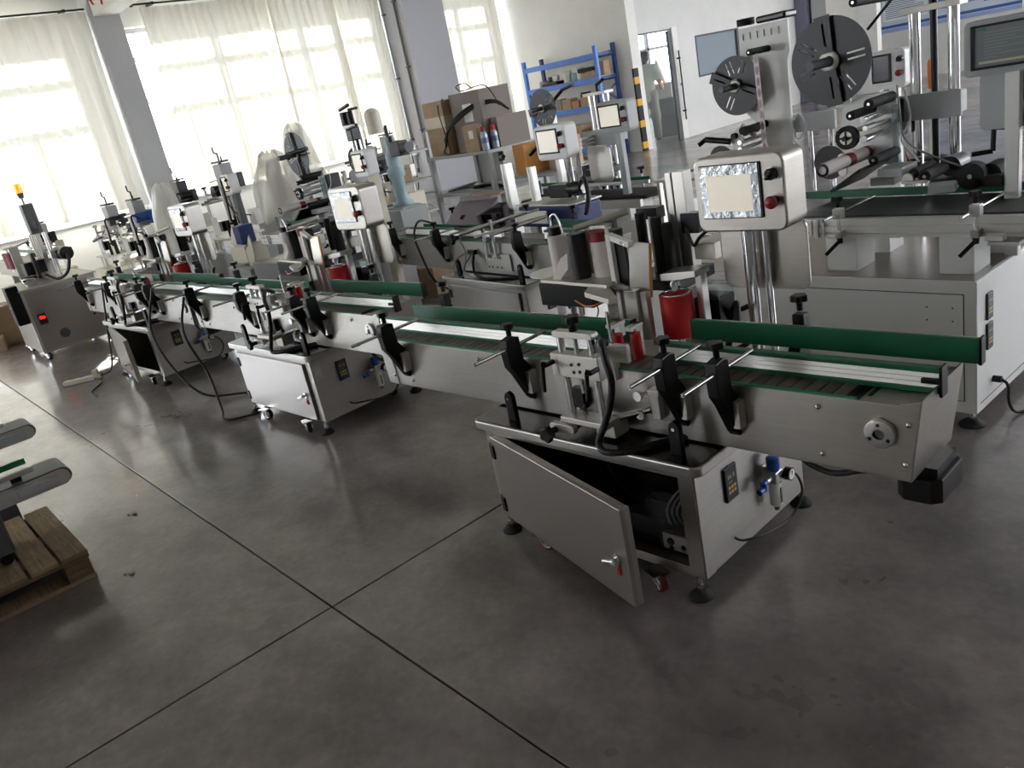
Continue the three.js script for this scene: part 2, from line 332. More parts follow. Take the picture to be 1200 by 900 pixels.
const meterTex = textPlane(.065, .11, (c, w, h) => {
  c.fillStyle = '#141722'; c.fillRect(0, 0, w, h); c.fillStyle = '#2a2f3c'; c.fillRect(w * .12, h * .14, w * .76, h * .22);
  c.fillStyle = '#c9b06a'; c.font = `bold ${h * .16}px monospace`; c.fillText('88.8', w * .16, h * .31);
  c.font = `${h * .08}px sans-serif`; c.fillText('SPEED', w * .2, h * .47);
  for (let r = 0; r < 2; r++) for (let k = 0; k < 3; k++) { c.fillStyle = '#c9a24a'; c.fillRect(w * (.14 + k * .26), h * (.56 + r * .16), w * .19, h * .1); }
}, 128);
const mMeter = S(0xffffff, .35, 0, { map: meterTex }); mMeter.userData.keepUV = true;
function meterX(root, x, y0, y1, z0, z1) {   // speed display on a face that looks towards +x
  const p = M(root, 'speed_display', m.navyPanel, bx(x, x + .008, y0, y1, z0, z1, .002));
  M(p, 'display_face', mMeter, new THREE.PlaneGeometry(Math.abs(z1 - z0) - .008, y1 - y0 - .012).rotateY(Math.PI / 2).translate(x + .0088, (y0 + y1) / 2, (z0 + z1) / 2));
}
function regulator(root, x, y, z, hoseEnd) {  // air filter regulator on a +x face; y, z at the valve body
  const r = M(root, 'air_regulator', m.alu, bx(x + .004, x + .016, y + .0, y + .05, z - .012, z + .012), bx(x + .016, x + .056, y, y + .04, z - .022, z + .024, .005), cy('z', .009, .03, x + .036, y + .02, z + .022, 10));
  M(r, 'blue_knob', m.blue, cy('y', .017, .008, x + .036, y + .04, z), cy('y', .0205, .034, x + .036, y + .048, z, 20), ball(.0205, x + .036, y + .082, z, 14, .25));
  const g = M(r, 'pressure_gauge', m.black, cy('x', .021, .02, x + .056, y + .016, z - .035, 22), cy('z', .006, .02, x + .06, y + .016, z - .03, 8));
  M(r, 'gauge_dial', m.paperWhite, cy('x', .017, .001, x + .0762, y + .016, z - .035, 22)); M(r, 'gauge_needle', m.black, bx(x + .0773, x + .078, y + .014, y + .028, z - .037, z - .034));
  M(r, 'filter_bowl', m.paperWhite, cy('y', .019, .075, x + .036, y - .078, z, 18), cy('y', .0195, .012, x + .036, y - .012, z, 18, .021), ball(.0185, x + .036, y - .078, z, 14, .5));
  M(r, 'bowl_slot', m.greyDark, bx(x + .0535, x + .0565, y - .07, y - .02, z - .004, z + .004), cy('y', .008, .02, x + .036, y - .1, z, 10));
  M(r, 'blue_fitting', m.blue, cy('z', .011, .018, x + .036, y + .02, z + .05, 10), cy('y', .009, .02, x + .036, y - .004, z + .062, 10), cy('z', .01, .02, x + .036, y + .004, z + .072, 10));
  M(r, 'air_hose', m.hose, tube([[x + .05, y + .012, z - .05], [x + .06, y - .01, z - .085], [x + .07, y - .075, z - .1], [x + .06, y - .14, z - .05], [x + .045, hoseEnd[0] - .012, hoseEnd[1] - .06], [x + .015, hoseEnd[0] - .006, hoseEnd[1] - .01], [x + .002, hoseEnd[0] + .005, hoseEnd[1]]], .0042, 40));
}
function operatorPanel(root, cx, y0, y1, z1, w, depth, boxMat, o = {}) {   // rounded control box whose face looks towards +z
  const h = y1 - y0, x0 = cx - w / 2, x1 = cx + w / 2, z0 = z1 - depth;
  const p = M(root, 'operator_panel', boxMat, ex(rrect(x0, x1, y0, y1, Math.min(.03, h * .14)), z0, z1, .006, 6));
  const sx0 = x0 + w * .075, sx1 = x0 + w * (o.sw ?? .76), sy0 = y0 + h * .185, sy1 = y1 - h * .1;
  M(p, 'screen_bezel', o.bezel ?? m.black, ex(rrect(sx0, sx1, sy0, sy1, .003), z1, z1 + .005));
  const b = h * .05;
  if (o.film) { M(p, 'protective_film', m.film, new THREE.PlaneGeometry(sx1 - sx0 - .008, sy1 - sy0 - .006, 1, 1).translate((sx0 + sx1) / 2 - .003, (sy0 + sy1) / 2, z1 + .0056));
    M(p, 'screen', m.screenPale, bx(sx0 + .025, sx1 - .03, sy0 + .022, sy1 - .032, z1 + .0058, z1 + .0066)); }
  else M(p, 'screen', o.screen ?? m.screenPale, bx(sx0 + b, sx1 - b, sy0 + b, sy1 - b, z1 + .005, z1 + .006));
  const kx = x0 + w * .885, r = h * .075;
  M(p, 'selector_base', m.screw, cy('z', r * 1.15, .006, kx, y0 + h * .735, z1, 20));
  M(p, 'selector_switch', m.black, cy('z', r, .014, kx, y0 + h * .735, z1 + .004, 20), place(new RoundedBoxGeometry(r * .6, r * 2.0, .016, 1, .003), kx, y0 + h * .735, z1 + .022, 0, 0, -.7));
  M(p, 'stop_button_collar', m.anod, cy('z', r * .9, .012, kx, y0 + h * .39, z1, 20));
  M(p, 'stop_button', o.stop ?? m.stopRed, cy('z', r * .62, .014, kx, y0 + h * .39, z1 + .01, 18), lathe([[0, .016], [r * .9, .012], [r * 1.12, .004], [r * 1.1, 0], [0, 0]], 0, 0, 0).rotateX(Math.PI / 2).translate(kx, y0 + h * .39, z1 + .022));
  return p;
}
const bracketShape = shapeOf([[-.030, .742], [-.066, .748], [-.088, .74], [-.092, .66], [-.118, .625], [-.118, .508], [-.108, .505], [-.096, .52], [-.05, .615], [-.028, .648], [-.024, .70]]);
function guideBracket(root, x, rod = true, rodZ = .11) {
  const b = M(root, 'guide_bracket', m.black, exX(bracketShape, x - .0175, x + .0175, .003));
  M(b, 'clamp_knob', m.black, ...starKnob(x, .775, -.062, .021));
  M(b, 'spacer_block', m.alu, bx(x + .012, x + .034, .535, .615, -.119, -.085, .002));
  M(b, 'bolt', m.screw, cy('z', .005, .004, x, .535, -.106, 8));
  if (rod) { M(b, 'guide_rod', m.rod, cy('z', .0062, rodZ + .22, x + .006, .712, -.22, 12), cy('z', .003, .003, x + .006, .712, rodZ, 8)); }
}
function guideRail(root, x0, x1, z, y0 = .649) {   // aluminium profile with green wear strips
  const h = .064, p = [[z - .014, y0 + .014]]; for (let k = 0; k < 3; k++) { const a = y0 + .014 + k * .0125; p.push([z + .011, a + .001], [z + .008, a + .0108], [z + .002, a + .0112], [z + .002, a + .0122]); } p.push([z + .006, y0 + h - .012], [z - .014, y0 + h - .012]);
  const r = M(root, 'guide_rail', m.railAlu, exX(shapeOf(p), x0, x1));
  M(r, 'wear_strip', m.green, bx(x0, x1, y0 + h - .013, y0 + h, z - .014, z + .012, .003)); M(r, 'wear_strip', m.green, bx(x0, x1, y0, y0 + .014, z - .014, z + .013, .003));
  return r;
}
// box stand with sheet steel sides under the conveyor
function stand(root, o) {
  const W = .87, D = .6, B = .066, T = .415, steel = o.steel ?? m.steel;
  M(root, 'stand_frame', steel, bx(0, .032, B, T, -.035, 0, .002), bx(W - .052, W, B, T, -.035, 0, .002), bx(0, .032, B, T, -D, -D + .035), bx(W - .05, W, B, T, -D, -D + .035),
    bx(.032, W - .052, T - .022, T, -.03, -.001), bx(.032, W - .052, B, B + .03, -.03, -.001), bx(0, W, B, B + .006, -D, 0));
  M(root, 'side_sheet', steel, bx(W - .0515, W + .001, B + .002, T, -D + .01, -.037, .001)); M(root, 'seam_strip', steel, bx(W, W + .0035, B, T, -.052, -.004, .001));
  M(root, 'side_sheet', steel, bx(-.001, .02, B + .002, T, -D + .01, -.037, .001)); M(root, 'back_sheet', steel, bx(.01, W - .01, B, T, -D, -D + .015));
  const t = M(root, 'stand_top', steel, exY(rrect(-.036, W + .036, -D - .02, .022, .03), .415, .447, .004)); M(t, 'black_mat', m.blackTop, exY(rrect(-.028, W + .028, -D - .012, .014, .024), .447, .4485));
  for (const [x, z] of [[.03, -.002], [W - .025, -.004], [W - .02, -D - .01], [.03, -D]]) foot(root, x, z);
  for (const [x, z, a] of [[.235, .03, .25], [.715, .03, -.35], [.74, -D + .09, .8]]) caster(root, x, z, .068, o.wheel ?? m.redWheel, a);
  // door hung on its left edge
  const a = -(o.door ?? 0), h = new THREE.Group(); h.name = 'door'; h.position.set(.036, 0, .001); h.rotation.y = a; root.add(h);
  const doorW = W - .036 - (o.doorGap ?? .06);
  M(h, 'door_sheet', m.steelDoor, bx(0, doorW, .074, .392, -.002, .014, .003)); M(h, 'door_fold', steel, bx(doorW - .012, doorW, .076, .39, -.018, -.001), bx(.002, doorW - .012, .38, .392, -.016, -.001));
  for (const y of [.125, .335]) { M(h, 'hinge', m.black, bx(-.02, -.002, y - .027, y + .027, .006, .013, .002), bx(.002, .022, y - .027, y + .027, .013, .02, .002), cy('y', .006, .054, .0, y - .027, .014, 10)); }
  const lk = M(h, 'latch', m.chrome, cy('z', .016, .006, doorW - .05, .215, .014), cy('z', .007, .03, doorW - .05, .215, .014, 10), place(new RoundedBoxGeometry(.062, .016, .01, 1, .004), doorW - .055, .215, .045, 0, 0, .35));
  M(h, 'red_latch_tag', m.red, bx(doorW - .056, doorW - .04, .165, .185, .014, .02, .002), bx(doorW - .05, doorW - .046, .185, .212, .014, .017));
  if (o.inside) {
    const e = M(root, 'control_chassis', m.anod, bx(.05, W - .06, .09, .1, -.55, -.06), bx(.05, W - .06, .1, .39, -.56, -.55));
    MS(e, 'drive_unit', m.black, bx(.12, .25, .15, .36, -.55, -.4, .004), bx(.3, .4, .18, .37, -.55, -.42, .004), bx(.5, .66, .1, .25, -.4, -.2, .006));
    MS(e, 'terminal_block', m.greyPaint, bx(.42, .5, .26, .31, -.55, -.5), bx(.1, .4, .12, .14, -.55, -.51));
    MS(e, 'power_supply', m.greyDark, bx(.53, .7, .1, .17, -.18, -.08, .004), bx(.68, .8, .1, .165, -.17, -.05, .003));
    M(e, 'mains_socket', m.aluPlate, bx(.70, .805, .105, .16, -.049, -.04, .002)); M(e, 'socket_hole', m.black, cy('z', .013, .004, .73, .135, -.041, 12), cy('z', .008, .004, .775, .125, -.041, 10), cy('z', .008, .004, .73, .112, -.041, 10));
    M(e, 'film_bag', m.acrylic, place(new THREE.IcosahedronGeometry(.06, 1), 0, 0, 0).scale(1.3, .8, .7).translate(.66, .2, -.12));
    for (let k = 0; k < 6; k++) M(e, 'grey_cable', m.greyCable, tube([[.72 + k * .014, .1, -.1 - k * .02], [.7 + k * .018, .22, -.08], [.76 + .01 * k, .32, -.14], [.7 - k * .05, .37, -.25]], .0042, 20, 6));
    for (let k = 0; k < 7; k++) MS(e, 'relay', k % 2 ? m.greyCable : m.black, bx(.26 + k * .034, .288 + k * .034, .29, .36, -.5, -.43, .003));
    for (let k = 0; k < 5; k++) M(e, 'black_cable', m.hose, tube([[.15 + k * .06, .15, -.38], [.2 + k * .07, .28 - k * .02, -.3], [.35 + k * .05, .2, -.2], [.6, .12 + k * .015, -.18]], .005, 22, 6));
  }
  for (const x of [.125, .805]) { const q = M(root, 'support_bar', m.black, ex(shapeOf([[x - .02, .448], [x + .02, .448], [x + .02, .535], [x + .012, .549], [x, .555], [x - .012, .549], [x - .02, .535]]), -.048, -.03, .003)); M(q, 'bolt', m.screw, cy('z', .006, .004, x, .53, -.031, 8)); }
}
// conveyor trough, slat chain and end plates
function trough(root, x0, x1, o = {}) {
  const steel = o.steel ?? m.steel, zf = -.12, zb = -.375, yb = .456, yt = .651;
  const sh = shapeOf([[x0, yb], [x1 - .03, yb], [x1, yt + .006], [x1 - .05, yt + .006], [x1 - .05, yt], [x0 - .015, yt]]);
  M(root, 'trough_side', steel, ex(sh, zf - .004, zf, .001)); M(root, 'trough_side', steel, ex(sh, zb, zb + .004, .001));
  M(root, 'trough_bottom', steel, bx(x0, x1 - .03, yb, yb + .004, zb, zf));
  const e = M(root, 'end_plate', steel, beam([x1 - .031, yb - .002, (zf + zb) / 2], [x1, yt + .02, (zf + zb) / 2], zf - zb + .002, .004, [1, 0, 0]));
  M(e, 'end_flange', steel, ex(shapeOf([[x1 - .072, yb], [x1 - .03, yb], [x1 - .002, yt + .016], [x1 - .04, yt + .006]]), zf, zf + .003, .0008));
  const hole = [[x0 + .03, yb], [x0 + .075, yb], [x0 + .05, yt - .01], [x0, yt - .01]]; M(root, 'joint_plate', steel, ex(shapeOf(hole), zf, zf + .004, .001));
  for (const [x, y] of [[x1 - .25, yt - .03], [x1 - .245, yb + .035], [x1 - .03, yt - .045], [x1 - .04, yb + .045], [x0 + .18, yb + .03], [x0 + .06, yb + .04], [x0 + .03, yt - .05], [(x0 + x1) / 2 - .46, yt - .03]]) M(root, 'screw', m.screw, ball(.008, x, y, zf + .002, 8));
  const f = M(root, 'bearing_flange', m.alu, lathe([[.012, 0], [.037, 0], [.037, .012], [.034, .015], [.014, .015]], 0, 0, 0, 28).rotateX(Math.PI / 2).translate(x1 - .096, .575, zf + .001));
  M(f, 'shaft_end', m.greyDark, cy('z', .012, .01, x1 - .096, .575, zf, 16)); for (let k = 0; k < 3; k++) { const a = 1.6 + k * 2.094; M(f, 'flange_bolt', m.anod, cy('z', .0048, .017, x1 - .096 + .025 * Math.cos(a), .575 + .025 * Math.sin(a), zf, 8)); }
  // drive motor under the end
  M(root, 'gear_motor', m.black, exY(shapeOf([[x1 - .095, -.33], [x1 - .075, -.35], [x1 - .01, -.35], [x1 + .012, -.33], [x1 + .012, -.2], [x1 - .01, -.18], [x1 - .075, -.18], [x1 - .095, -.2]]), .365, .43, .004), bx(x1 - .085, x1, .43, .456, -.33, -.2));
  const xb0 = x0 - .0, xb1 = x1 - .15, zb0 = -.25, zb1 = -.137, n = Math.floor((xb1 - xb0) / .0381);
  M(root, 'wear_strip', m.greenEdge, bx(x0, x1 - .155, .645, .655, zf - .014, zf - .001, .002)); M(root, 'inner_deck', steel, bx(x0, x1 - .15, .635, .649, zb, zb0 - .004), bx(x1 - .15, x1 - .008, .635, .648, zb, zf - .004));
  M(root, 'chain_bed', m.black, bx(xb0, xb1, .63, .6375, zb0, zb1)); M(root, 'end_shaft', m.black, cy('z', .0155, .09, xb1 + .012, .634, zb0 + .0, 14));
  const slat = fin(bx(.0013, .0368, .638, .652, zb0, zb1, .002)); metreUV(slat);
  if (o.slats !== false) for (let k = 0; k < n; k++) { const s = new THREE.Mesh(slat, m.slats[(k * 7 + (k >> 2)) % 3]); s.name = 'chain_slat'; s.position.x = xb0 + k * .0381; s.castShadow = s.receiveShadow = true; root.add(s); }
  else { const gs = []; for (let k = 0; k < n; k++) gs.push(bx(xb0 + k * .0381 + .0012, xb0 + k * .0381 + .0369, .638, .652, zb0, zb1)); tag(M(root, 'chain_slats', m.slat, ...gs), null, null, null, 'stuff'); }
}
m.slats = [m.slat, S(0x5b504a, .34), S(0x4d433f, .4)];
function rearGuard(root, x0, x1, y0, tall = .067, z = -.362) {
  const g = M(root, 'rear_guard', m.green, bx(x0, x1, y0, y0 + tall, z - .012, z, .003)); M(g, 'guard_profile', m.alu, bx(x0 + .004, x1 - .004, y0 + .004, y0 + tall - .004, z - .024, z - .012));
  M(g, 'guard_end_cap', m.black, bx(x1 - .001, x1 + .007, y0 - .002, y0 + tall + .002, z - .026, z + .003, .002));
}
function rearBracket(root, x, y = .735) {
  const b = M(root, 'rear_bracket', m.black, bx(x - .018, x + .018, .5, .66, -.4, -.376), bx(x - .018, x + .018, .64, y + .02, -.445, -.41, .004), bx(x - .018, x + .018, .63, .665, -.44, -.38)); M(b, 'clamp_knob', m.black, ...starKnob(x, y + .055, -.428, .022));
  M(b, 'guide_rod', m.rod, cy('z', .006, .09, x, .70, -.46, 10));
}
// pressing unit in front of the belt: slide, two columns, cross blocks, cable
function pressUnit(root, o = {}) {
  const A = m.aluPlate;
  const u = M(root, 'press_stand', A, ex(shapeOf([[.42, .516], [.605, .516], [.605, .535], [.42, .535]]), -.04, .026, .003), bx(.51, .585, .46, .516, -.1, -.03, .003));
  M(root, 'press_column', m.chrome, cy('y', .0115, .27, .452, .535, -.004, 16)); M(root, 'press_column', m.chrome, cy('y', .0115, .27, .574, .535, -.004, 16));
  M(root, 'press_spindle', m.screw, cy('y', .0075, .2, .512, .615, -.004, 12));
  const b = M(root, 'press_block', A, bx(.415, .605, .668, .742, -.024, .016, .004)); M(b, 'bolt', m.black, ...[[.5, .712], [.53, .716], [.53, .692], [.505, .688]].map(([x, y]) => cy('z', .0055, .003, x, y, .0155, 10)));
  const lever = (x, y) => [bar([x, y, .014], [x, y, .05], .008, 10), bar([x, y, .048], [x - .012, y + .004, .055], .009), bar([x - .01, y + .003, .052], [x - .018, y - .085, .058], .0065, 8)];
  MS(b, 'clamp_lever', m.black, lever(.425, .715), lever(.6, .708));
  const t = M(root, 'press_top_plate', A, ex(rrect(.435, .594, .793, .813, .009), -.02, .012, .003)); M(t, 'adjusting_knob', m.black, ...starKnob(.512, .838, -.004, .024), cy('y', .013, .02, .512, .813, -.004));
  // cross slide towards the aisle
  const s = M(root, 'cross_slide', A, ex(rrect(.365, .468, .477, .506, .012), .006, .026, .002)); MS(s, 'slide_rod', m.chrome, ...[.384, .42, .452].map((x) => cy('z', .009, .128, x, .492, -.118, 14)));
  M(s, 'slide_knob', m.black, ...starKnob(.392, .487, .058, .025, 'z')); MS(s, 'lock_lever', m.black, bar([.43, .52, -.07], [.5, .565, -.02], .008), bar([.50, .52, -.09], [.57, .56, -.05], .008), cy('y', .01, .04, .43, .49, -.07), cy('y', .01, .04, .5, .49, -.09), bx(.37, .42, .51, .58, -.118, -.09, .004));
  M(s, 'cross_rod', m.chrome, bar([.56, .52, -.03], [.68, .545, -.1], .011, 12));
  // pad with red sponge over the belt
  const p = MS(root, 'press_arm', A, bx(.49, .62, .683, .74, -.118, -.1, .004), bx(.5, .525, .70, .735, -.12, -.02), bx(.535, .56, .64, .757, -.262, -.235, .002), bx(.535, .565, .745, .757, -.262, -.2, .002), bx(.445, .47, .70, .752, -.285, -.26, .002), bx(.445, .475, .74, .752, -.285, -.22, .002), bx(.53, .56, .62, .69, -.13, -.1));
  MS(p, 'sponge_roller', m.red, cy('y', .0165, .09, .566, .648, -.215, 16), cy('y', .0165, .06, .478, .66, -.235, 16)); MS(p, 'pin', m.chrome, cy('y', .0065, .12, .515, .70, -.16, 10), cy('y', .004, .11, .566, .64, -.215, 8));
  M(root, 'sensor_cable', m.hose, tube([[.57, .755, -.07], [.61, .782, -.01], [.65, .745, .03], [.662, .688, .033], [.645, .615, .035], [.605, .53, .038], [.578, .478, .04], [.6, .4605, .05], [.665, .4595, .03], [.74, .4595, -.085], [.8, .46, -.15]], .0108, 60, 9));
  M(root, 'thin_wire', m.greyCable, tube([[.575, .745, -.1], [.55, .77, -.06], [.56, .74, -.04], [.6, .755, -.04], [.6, .735, -.1]], .0028, 30, 5));
  // angle bracket with two thumb screws on the trough
  const a = M(root, 'angle_bracket', m.alu, bx(.685, .715, .515, .61, -.118, -.095, .002), bx(.69, .73, .6, .615, -.118, -.08, .002)); MS(a, 'thumb_screw', m.screw, ...[.533, .592].map((y) => [cy('z', .005, .04, .66, y, -.118, 8), cy('z', .0155, .012, .655, y, -.085, 18), bar([.66, y, -.1], [.7, y, -.1], .003, 6)]));
  return u;
}
// label head behind the belt: tray with label web rollers, peel plate frame, red press roller
function labelHead(root, o = {}) {
  const A = m.aluPlate, z = -.5;
  const t = M(root, 'web_tray', A, exY(shapeOf([[-.1, -.51], [-.05, -.455], [.3, -.42], [.3, -.72], [-.1, -.72]]), .808, .82, .002), exY(shapeOf([[.2, -.44], [.28, -.455], [.42, -.33], [.395, -.31], [.24, -.37]]), .79, .808, .002));
  M(root, 'tray_motor', m.black, bx(-.06, .2, .722, .806, -.66, -.45, .003)); M(root, 'label_disc', m.paperWhite, cy('y', .085, .006, -.08, .82, -.55, 32)); 
  const roll = M(root, 'web_roller', m.paper, cy('y', .035, .155, .0, .82, -.53, 24)); M(roll, 'roller_cap', m.black, cy('y', .028, .05, .0, .955, -.53, 20)); M(roll, 'roller_hook', m.chrome, tube([[-.02, .99, -.53], [-.015, 1.04, -.53], [.01, 1.05, -.53], [.025, 1.02, -.53], [.03, .96, -.53]], .004, 20, 6));
  M(root, 'paper_web', m.paper, (() => { const g = new THREE.BufferGeometry(); const a = [[.02, .825, -.5], [.08, .825, -.55], [.16, .825, -.53], [.16, .985, -.53], [.09, .985, -.55], [.03, .965, -.5]]; g.setAttribute('position', new THREE.Float32BufferAttribute([0, 1, 5, 1, 4, 5, 1, 2, 4, 2, 3, 4].flatMap((i) => a[i]), 3)); g.computeVertexNormals(); return g; })(), ex(shapeOf([[-.03, .775], [-.015, .77], [.09, .86], [.1, .92], [.06, .9]]), -.47, -.467));
  M(root, 'drive_roller', m.anod, cy('y', .033, .165, .125, .82, -.5, 24)); M(root, 'roller_bracket', A, bx(.09, .24, .99, 1.003, -.57, -.53, .003), bar([.12, 1.0, -.5], [.28, 1.03, -.62], .012));
  const pr = M(root, 'label_roll', m.paper, cy('y', .045, .13, .2, .82, -.55, 26)); M(pr, 'maroon_core', m.redDark, cy('y', .0455, .035, .2, .948, -.55, 26));
  M(root, 'guide_post', m.paperWhite, cy('y', .012, .175, .252, .82, -.53, 14)); M(root, 'nip_roller', m.anod, cy('y', .024, .17, .285, .82, -.53, 20));
  const f = M(root, 'peel_frame', m.paperWhite, bx(.284, .304, .79, .985, -.495, -.47, .002), beam([.304, .972, -.483], [.4, .952, -.46], .022, .02), beam([.26, .81, -.483], [.41, .778, -.455], .022, .02)); MS(f, 'frame_bolt', m.screw, cy('z', .004, .004, .36, .96, -.455, 8), cy('z', .004, .004, .383, .955, -.45, 8));
  M(f, 'dark_web', m.black, bx(.306, .35, .80, .962, -.492, -.488)); M(f, 'web_rod', m.anod, cy('y', .006, .16, .358, .80, -.48, 12)); M(root, 'peel_plate', m.alu, beam([.375, .868, -.468], [.448, .858, -.478], .005, .185)); M(root, 'plate_edge', m.gold, beam([.448, .858, -.479], [.456, .857, -.482], .007, .185));
  for (const [x, zz, y0, y1] of [[.305, -.65, .83, 1.015], [.375, -.645, .79, 1.0], [.42, -.64, .80, .978]]) M(root, 'tension_roller', m.rubber, cy('y', .019, y1 - y0, x, y0, zz, 20));
  MS(root, 'label_strip', m.paperWhite, beam([.335, .9, -.655], [.35, .9, -.65], .002, .2)); MS(root, 'head_carriage', m.anod, bx(.24, .5, .76, .8, -.78, -.56, .004), bx(.45, .52, .93, 1.0, -.72, -.68, .003), bx(.25, .34, .98, 1.02, -.75, -.7));
  MS(root, 'head_column', m.alu, bx(.4, .425, .45, 1.14, -.72, -.69, .002), bx(.43, .475, .45, 1.14, -.74, -.69, .002), bx(.36, .415, .45, .8, -.46, -.43, .003), bx(.34, .355, .45, .8, -.44, -.42)); M(root, 'side_plate', m.aluPlate, bx(.418, .445, .45, .79, -.47, -.445, .002));
  // red sponge roller under a cast arm
  M(root, 'roller_arm', m.alu, bx(.575, .6, .5, .83, -.58, -.545, .003), ex(shapeOf([[.47, .815], [.52, .815], [.61, .83], [.61, .852], [.56, .848], [.47, .838]]), -.585, -.5, .003));
  M(root, 'red_press_roller', m.red, cy('y', .056, .146, .51, .622, -.52, 36)); const ax = MS(root, 'roller_axle', m.chrome, cy('y', .011, .05, .51, .775, -.52, 14), cy('y', .02, .016, .51, .795, -.52, 16), cy('y', .01, .03, .51, .595, -.52), ring(.046, .004, .51, .769, -.52, 'y', 6, 24));
  MS(root, 'small_motor', m.black, bx(.52, .62, .62, .725, -.7, -.6, .005)); M(root, 'motor_cap', m.acrylic, bx(.52, .62, .725, .765, -.7, -.6, .006)); M(root, 'sensor_block', A, bx(.52, .6, .85, .905, -.68, -.64, .003)); MS(root, 'cable_bundle', m.hose, tube([[.62, .64, -.66], [.66, .7, -.64], [.68, .63, -.6], [.64, .56, -.6], [.7, .52, -.6]], .012, 30), tube([[.64, .66, -.7], [.7, .68, -.68], [.71, .58, -.62], [.66, .55, -.58]], .009, 24), tube([[.47, .95, -.68], [.52, .9, -.64], [.58, .94, -.6], [.66, 1.0, -.62]], .006, 24));
  M(root, 'red_wire', m.copper, tube([[.2, .78, -.36], [.28, .772, -.33], [.33, .782, -.33], [.36, .8, -.36]], .003, 20, 5));
}
function conveyorLabeller(label, x, z, turn, o = {}) {
  const r = thing('labelling_machine', label, 'machine', x, 0, z, turn, 'steel labelling machines in a row along the aisle');
  stand(r, o); trough(r, -.72, 1.445, o);
  guideRail(r, .65, 1.45, -.226); M(r, 'rail_end_cap', m.black, bx(1.449, 1.457, .642, .718, -.244, -.208, .002), bx(1.41, 1.45, .676, .687, -.216, -.206)); guideRail(r, -.83, .40, -.226);
  rearGuard(r, .665, 1.486, .672, .066); rearGuard(r, -.78, .43, .652, .066);
  for (const b of o.brackets ?? [-.56, .16, .785, .954]) guideBracket(r, b);
  for (const b of [1.0, -.62]) rearBracket(r, b);
  pressUnit(r); labelHead(r);
  meterX(r, .872, .25, .36, -.205, -.142); regulator(r, .872, .225, -.36, [.115, -.165]);
  operatorPanel(r, .797, .976, 1.202, -.5, .297, .12, m.steel, { film: true });
  M(r, 'panel_bracket', m.steel, ex(rrect(.64, .937, .762, .985, .03), -.632, -.622, .002)); M(r, 'panel_post', m.chrome, cy('y', .02, .56, .762, .45, -.585, 18), cy('y', .012, .56, .812, .45, -.6, 14));
  M(r, 'motor_cable', m.hose, tube([[1.0, .46, -.3], [1.05, .385, -.27], [1.15, .36, -.25], [1.25, .39, -.25], [1.35, .4, -.26]], .009, 30));
  return r;
}
const m1 = conveyorLabeller('large stainless labelling machine in front with its stand door hanging open', -2.2, -1.55, .047, { door: .265, inside: true });
// ---------- belt conveyor machines with reel label heads ----------
m.beltGrey = S(0x36373a, .42);
function reel(root, x, y, z, R, o = {}) {    // unwinder disc facing +z
  const sh = new THREE.Shape(); sh.absarc(0, 0, R, 0, Math.PI * 2); const slots = [];
  for (const a of o.slots ?? [.0, 2.0, 3.6, 5.2]) { const c = Math.cos(a), s = Math.sin(a), q = (u, v) => [u * c - v * s, u * s + v * c]; for (const v of [-.012, .012]) slots.push([q(R * .42, v - .0035), q(R * .85, v - .0035), q(R * .85, v + .0035), q(R * .42, v + .0035)]); }
  for (const h of slots) sh.holes.push(new THREE.Path(h.map((p) => new THREE.Vector2(...p))));
  const d = M(root, 'reel_disc', m.anod, ex(sh, -.002, .002, .0006, 24).translate(x, y, z));
  const a = o.arm ?? Math.PI / 2, arm = (sgn) => { const g = ex(shapeOf([[R * .2, -R * .16], [R * 1.02, -R * .2], [R * 1.02, R * .2], [R * .2, R * .16]], [[[R * .35, -R * .025], [R * .35, R * .025], [R * .85, R * .025], [R * .85, -R * .025]]]), .016, .021, .001); return g.rotateZ(a + (sgn ? Math.PI : 0)).translate(x, y, z); };
  M(d, 'reel_arm', m.anod, arm(0)); M(d, 'reel_arm', m.anod, arm(1));
  M(d, 'hub_ring', m.aluPlate, lathe([[R * .13, .004], [R * .24, .004], [R * .24, .018], [R * .13, .018]], 0, 0, 0, 26).rotateX(Math.PI / 2).translate(x, y, z));
  M(d, 'spindle', m.greyDark, cy('z', R * .11, R * .95, x, y, z, 16)); M(d, 'spindle_back', m.alu, cy('z', R * .1, .12, x, y, z - .12, 12));
  return d;
}
const rollerZ = (root, name, mat, x, y, z0, z1, r, cap) => { const q = M(root, name, mat, cy('z', r, z1 - z0, x, y, z0, 18)); if (cap) { M(q, 'roller_cap', m.black, ring(r * .72, r * .1, x, y, z1, 'z', 5, 16)); M(q, 'roller_pin', m.screw, cy('z', r * .3, .004, x, y, z1, 10)); } return q; };
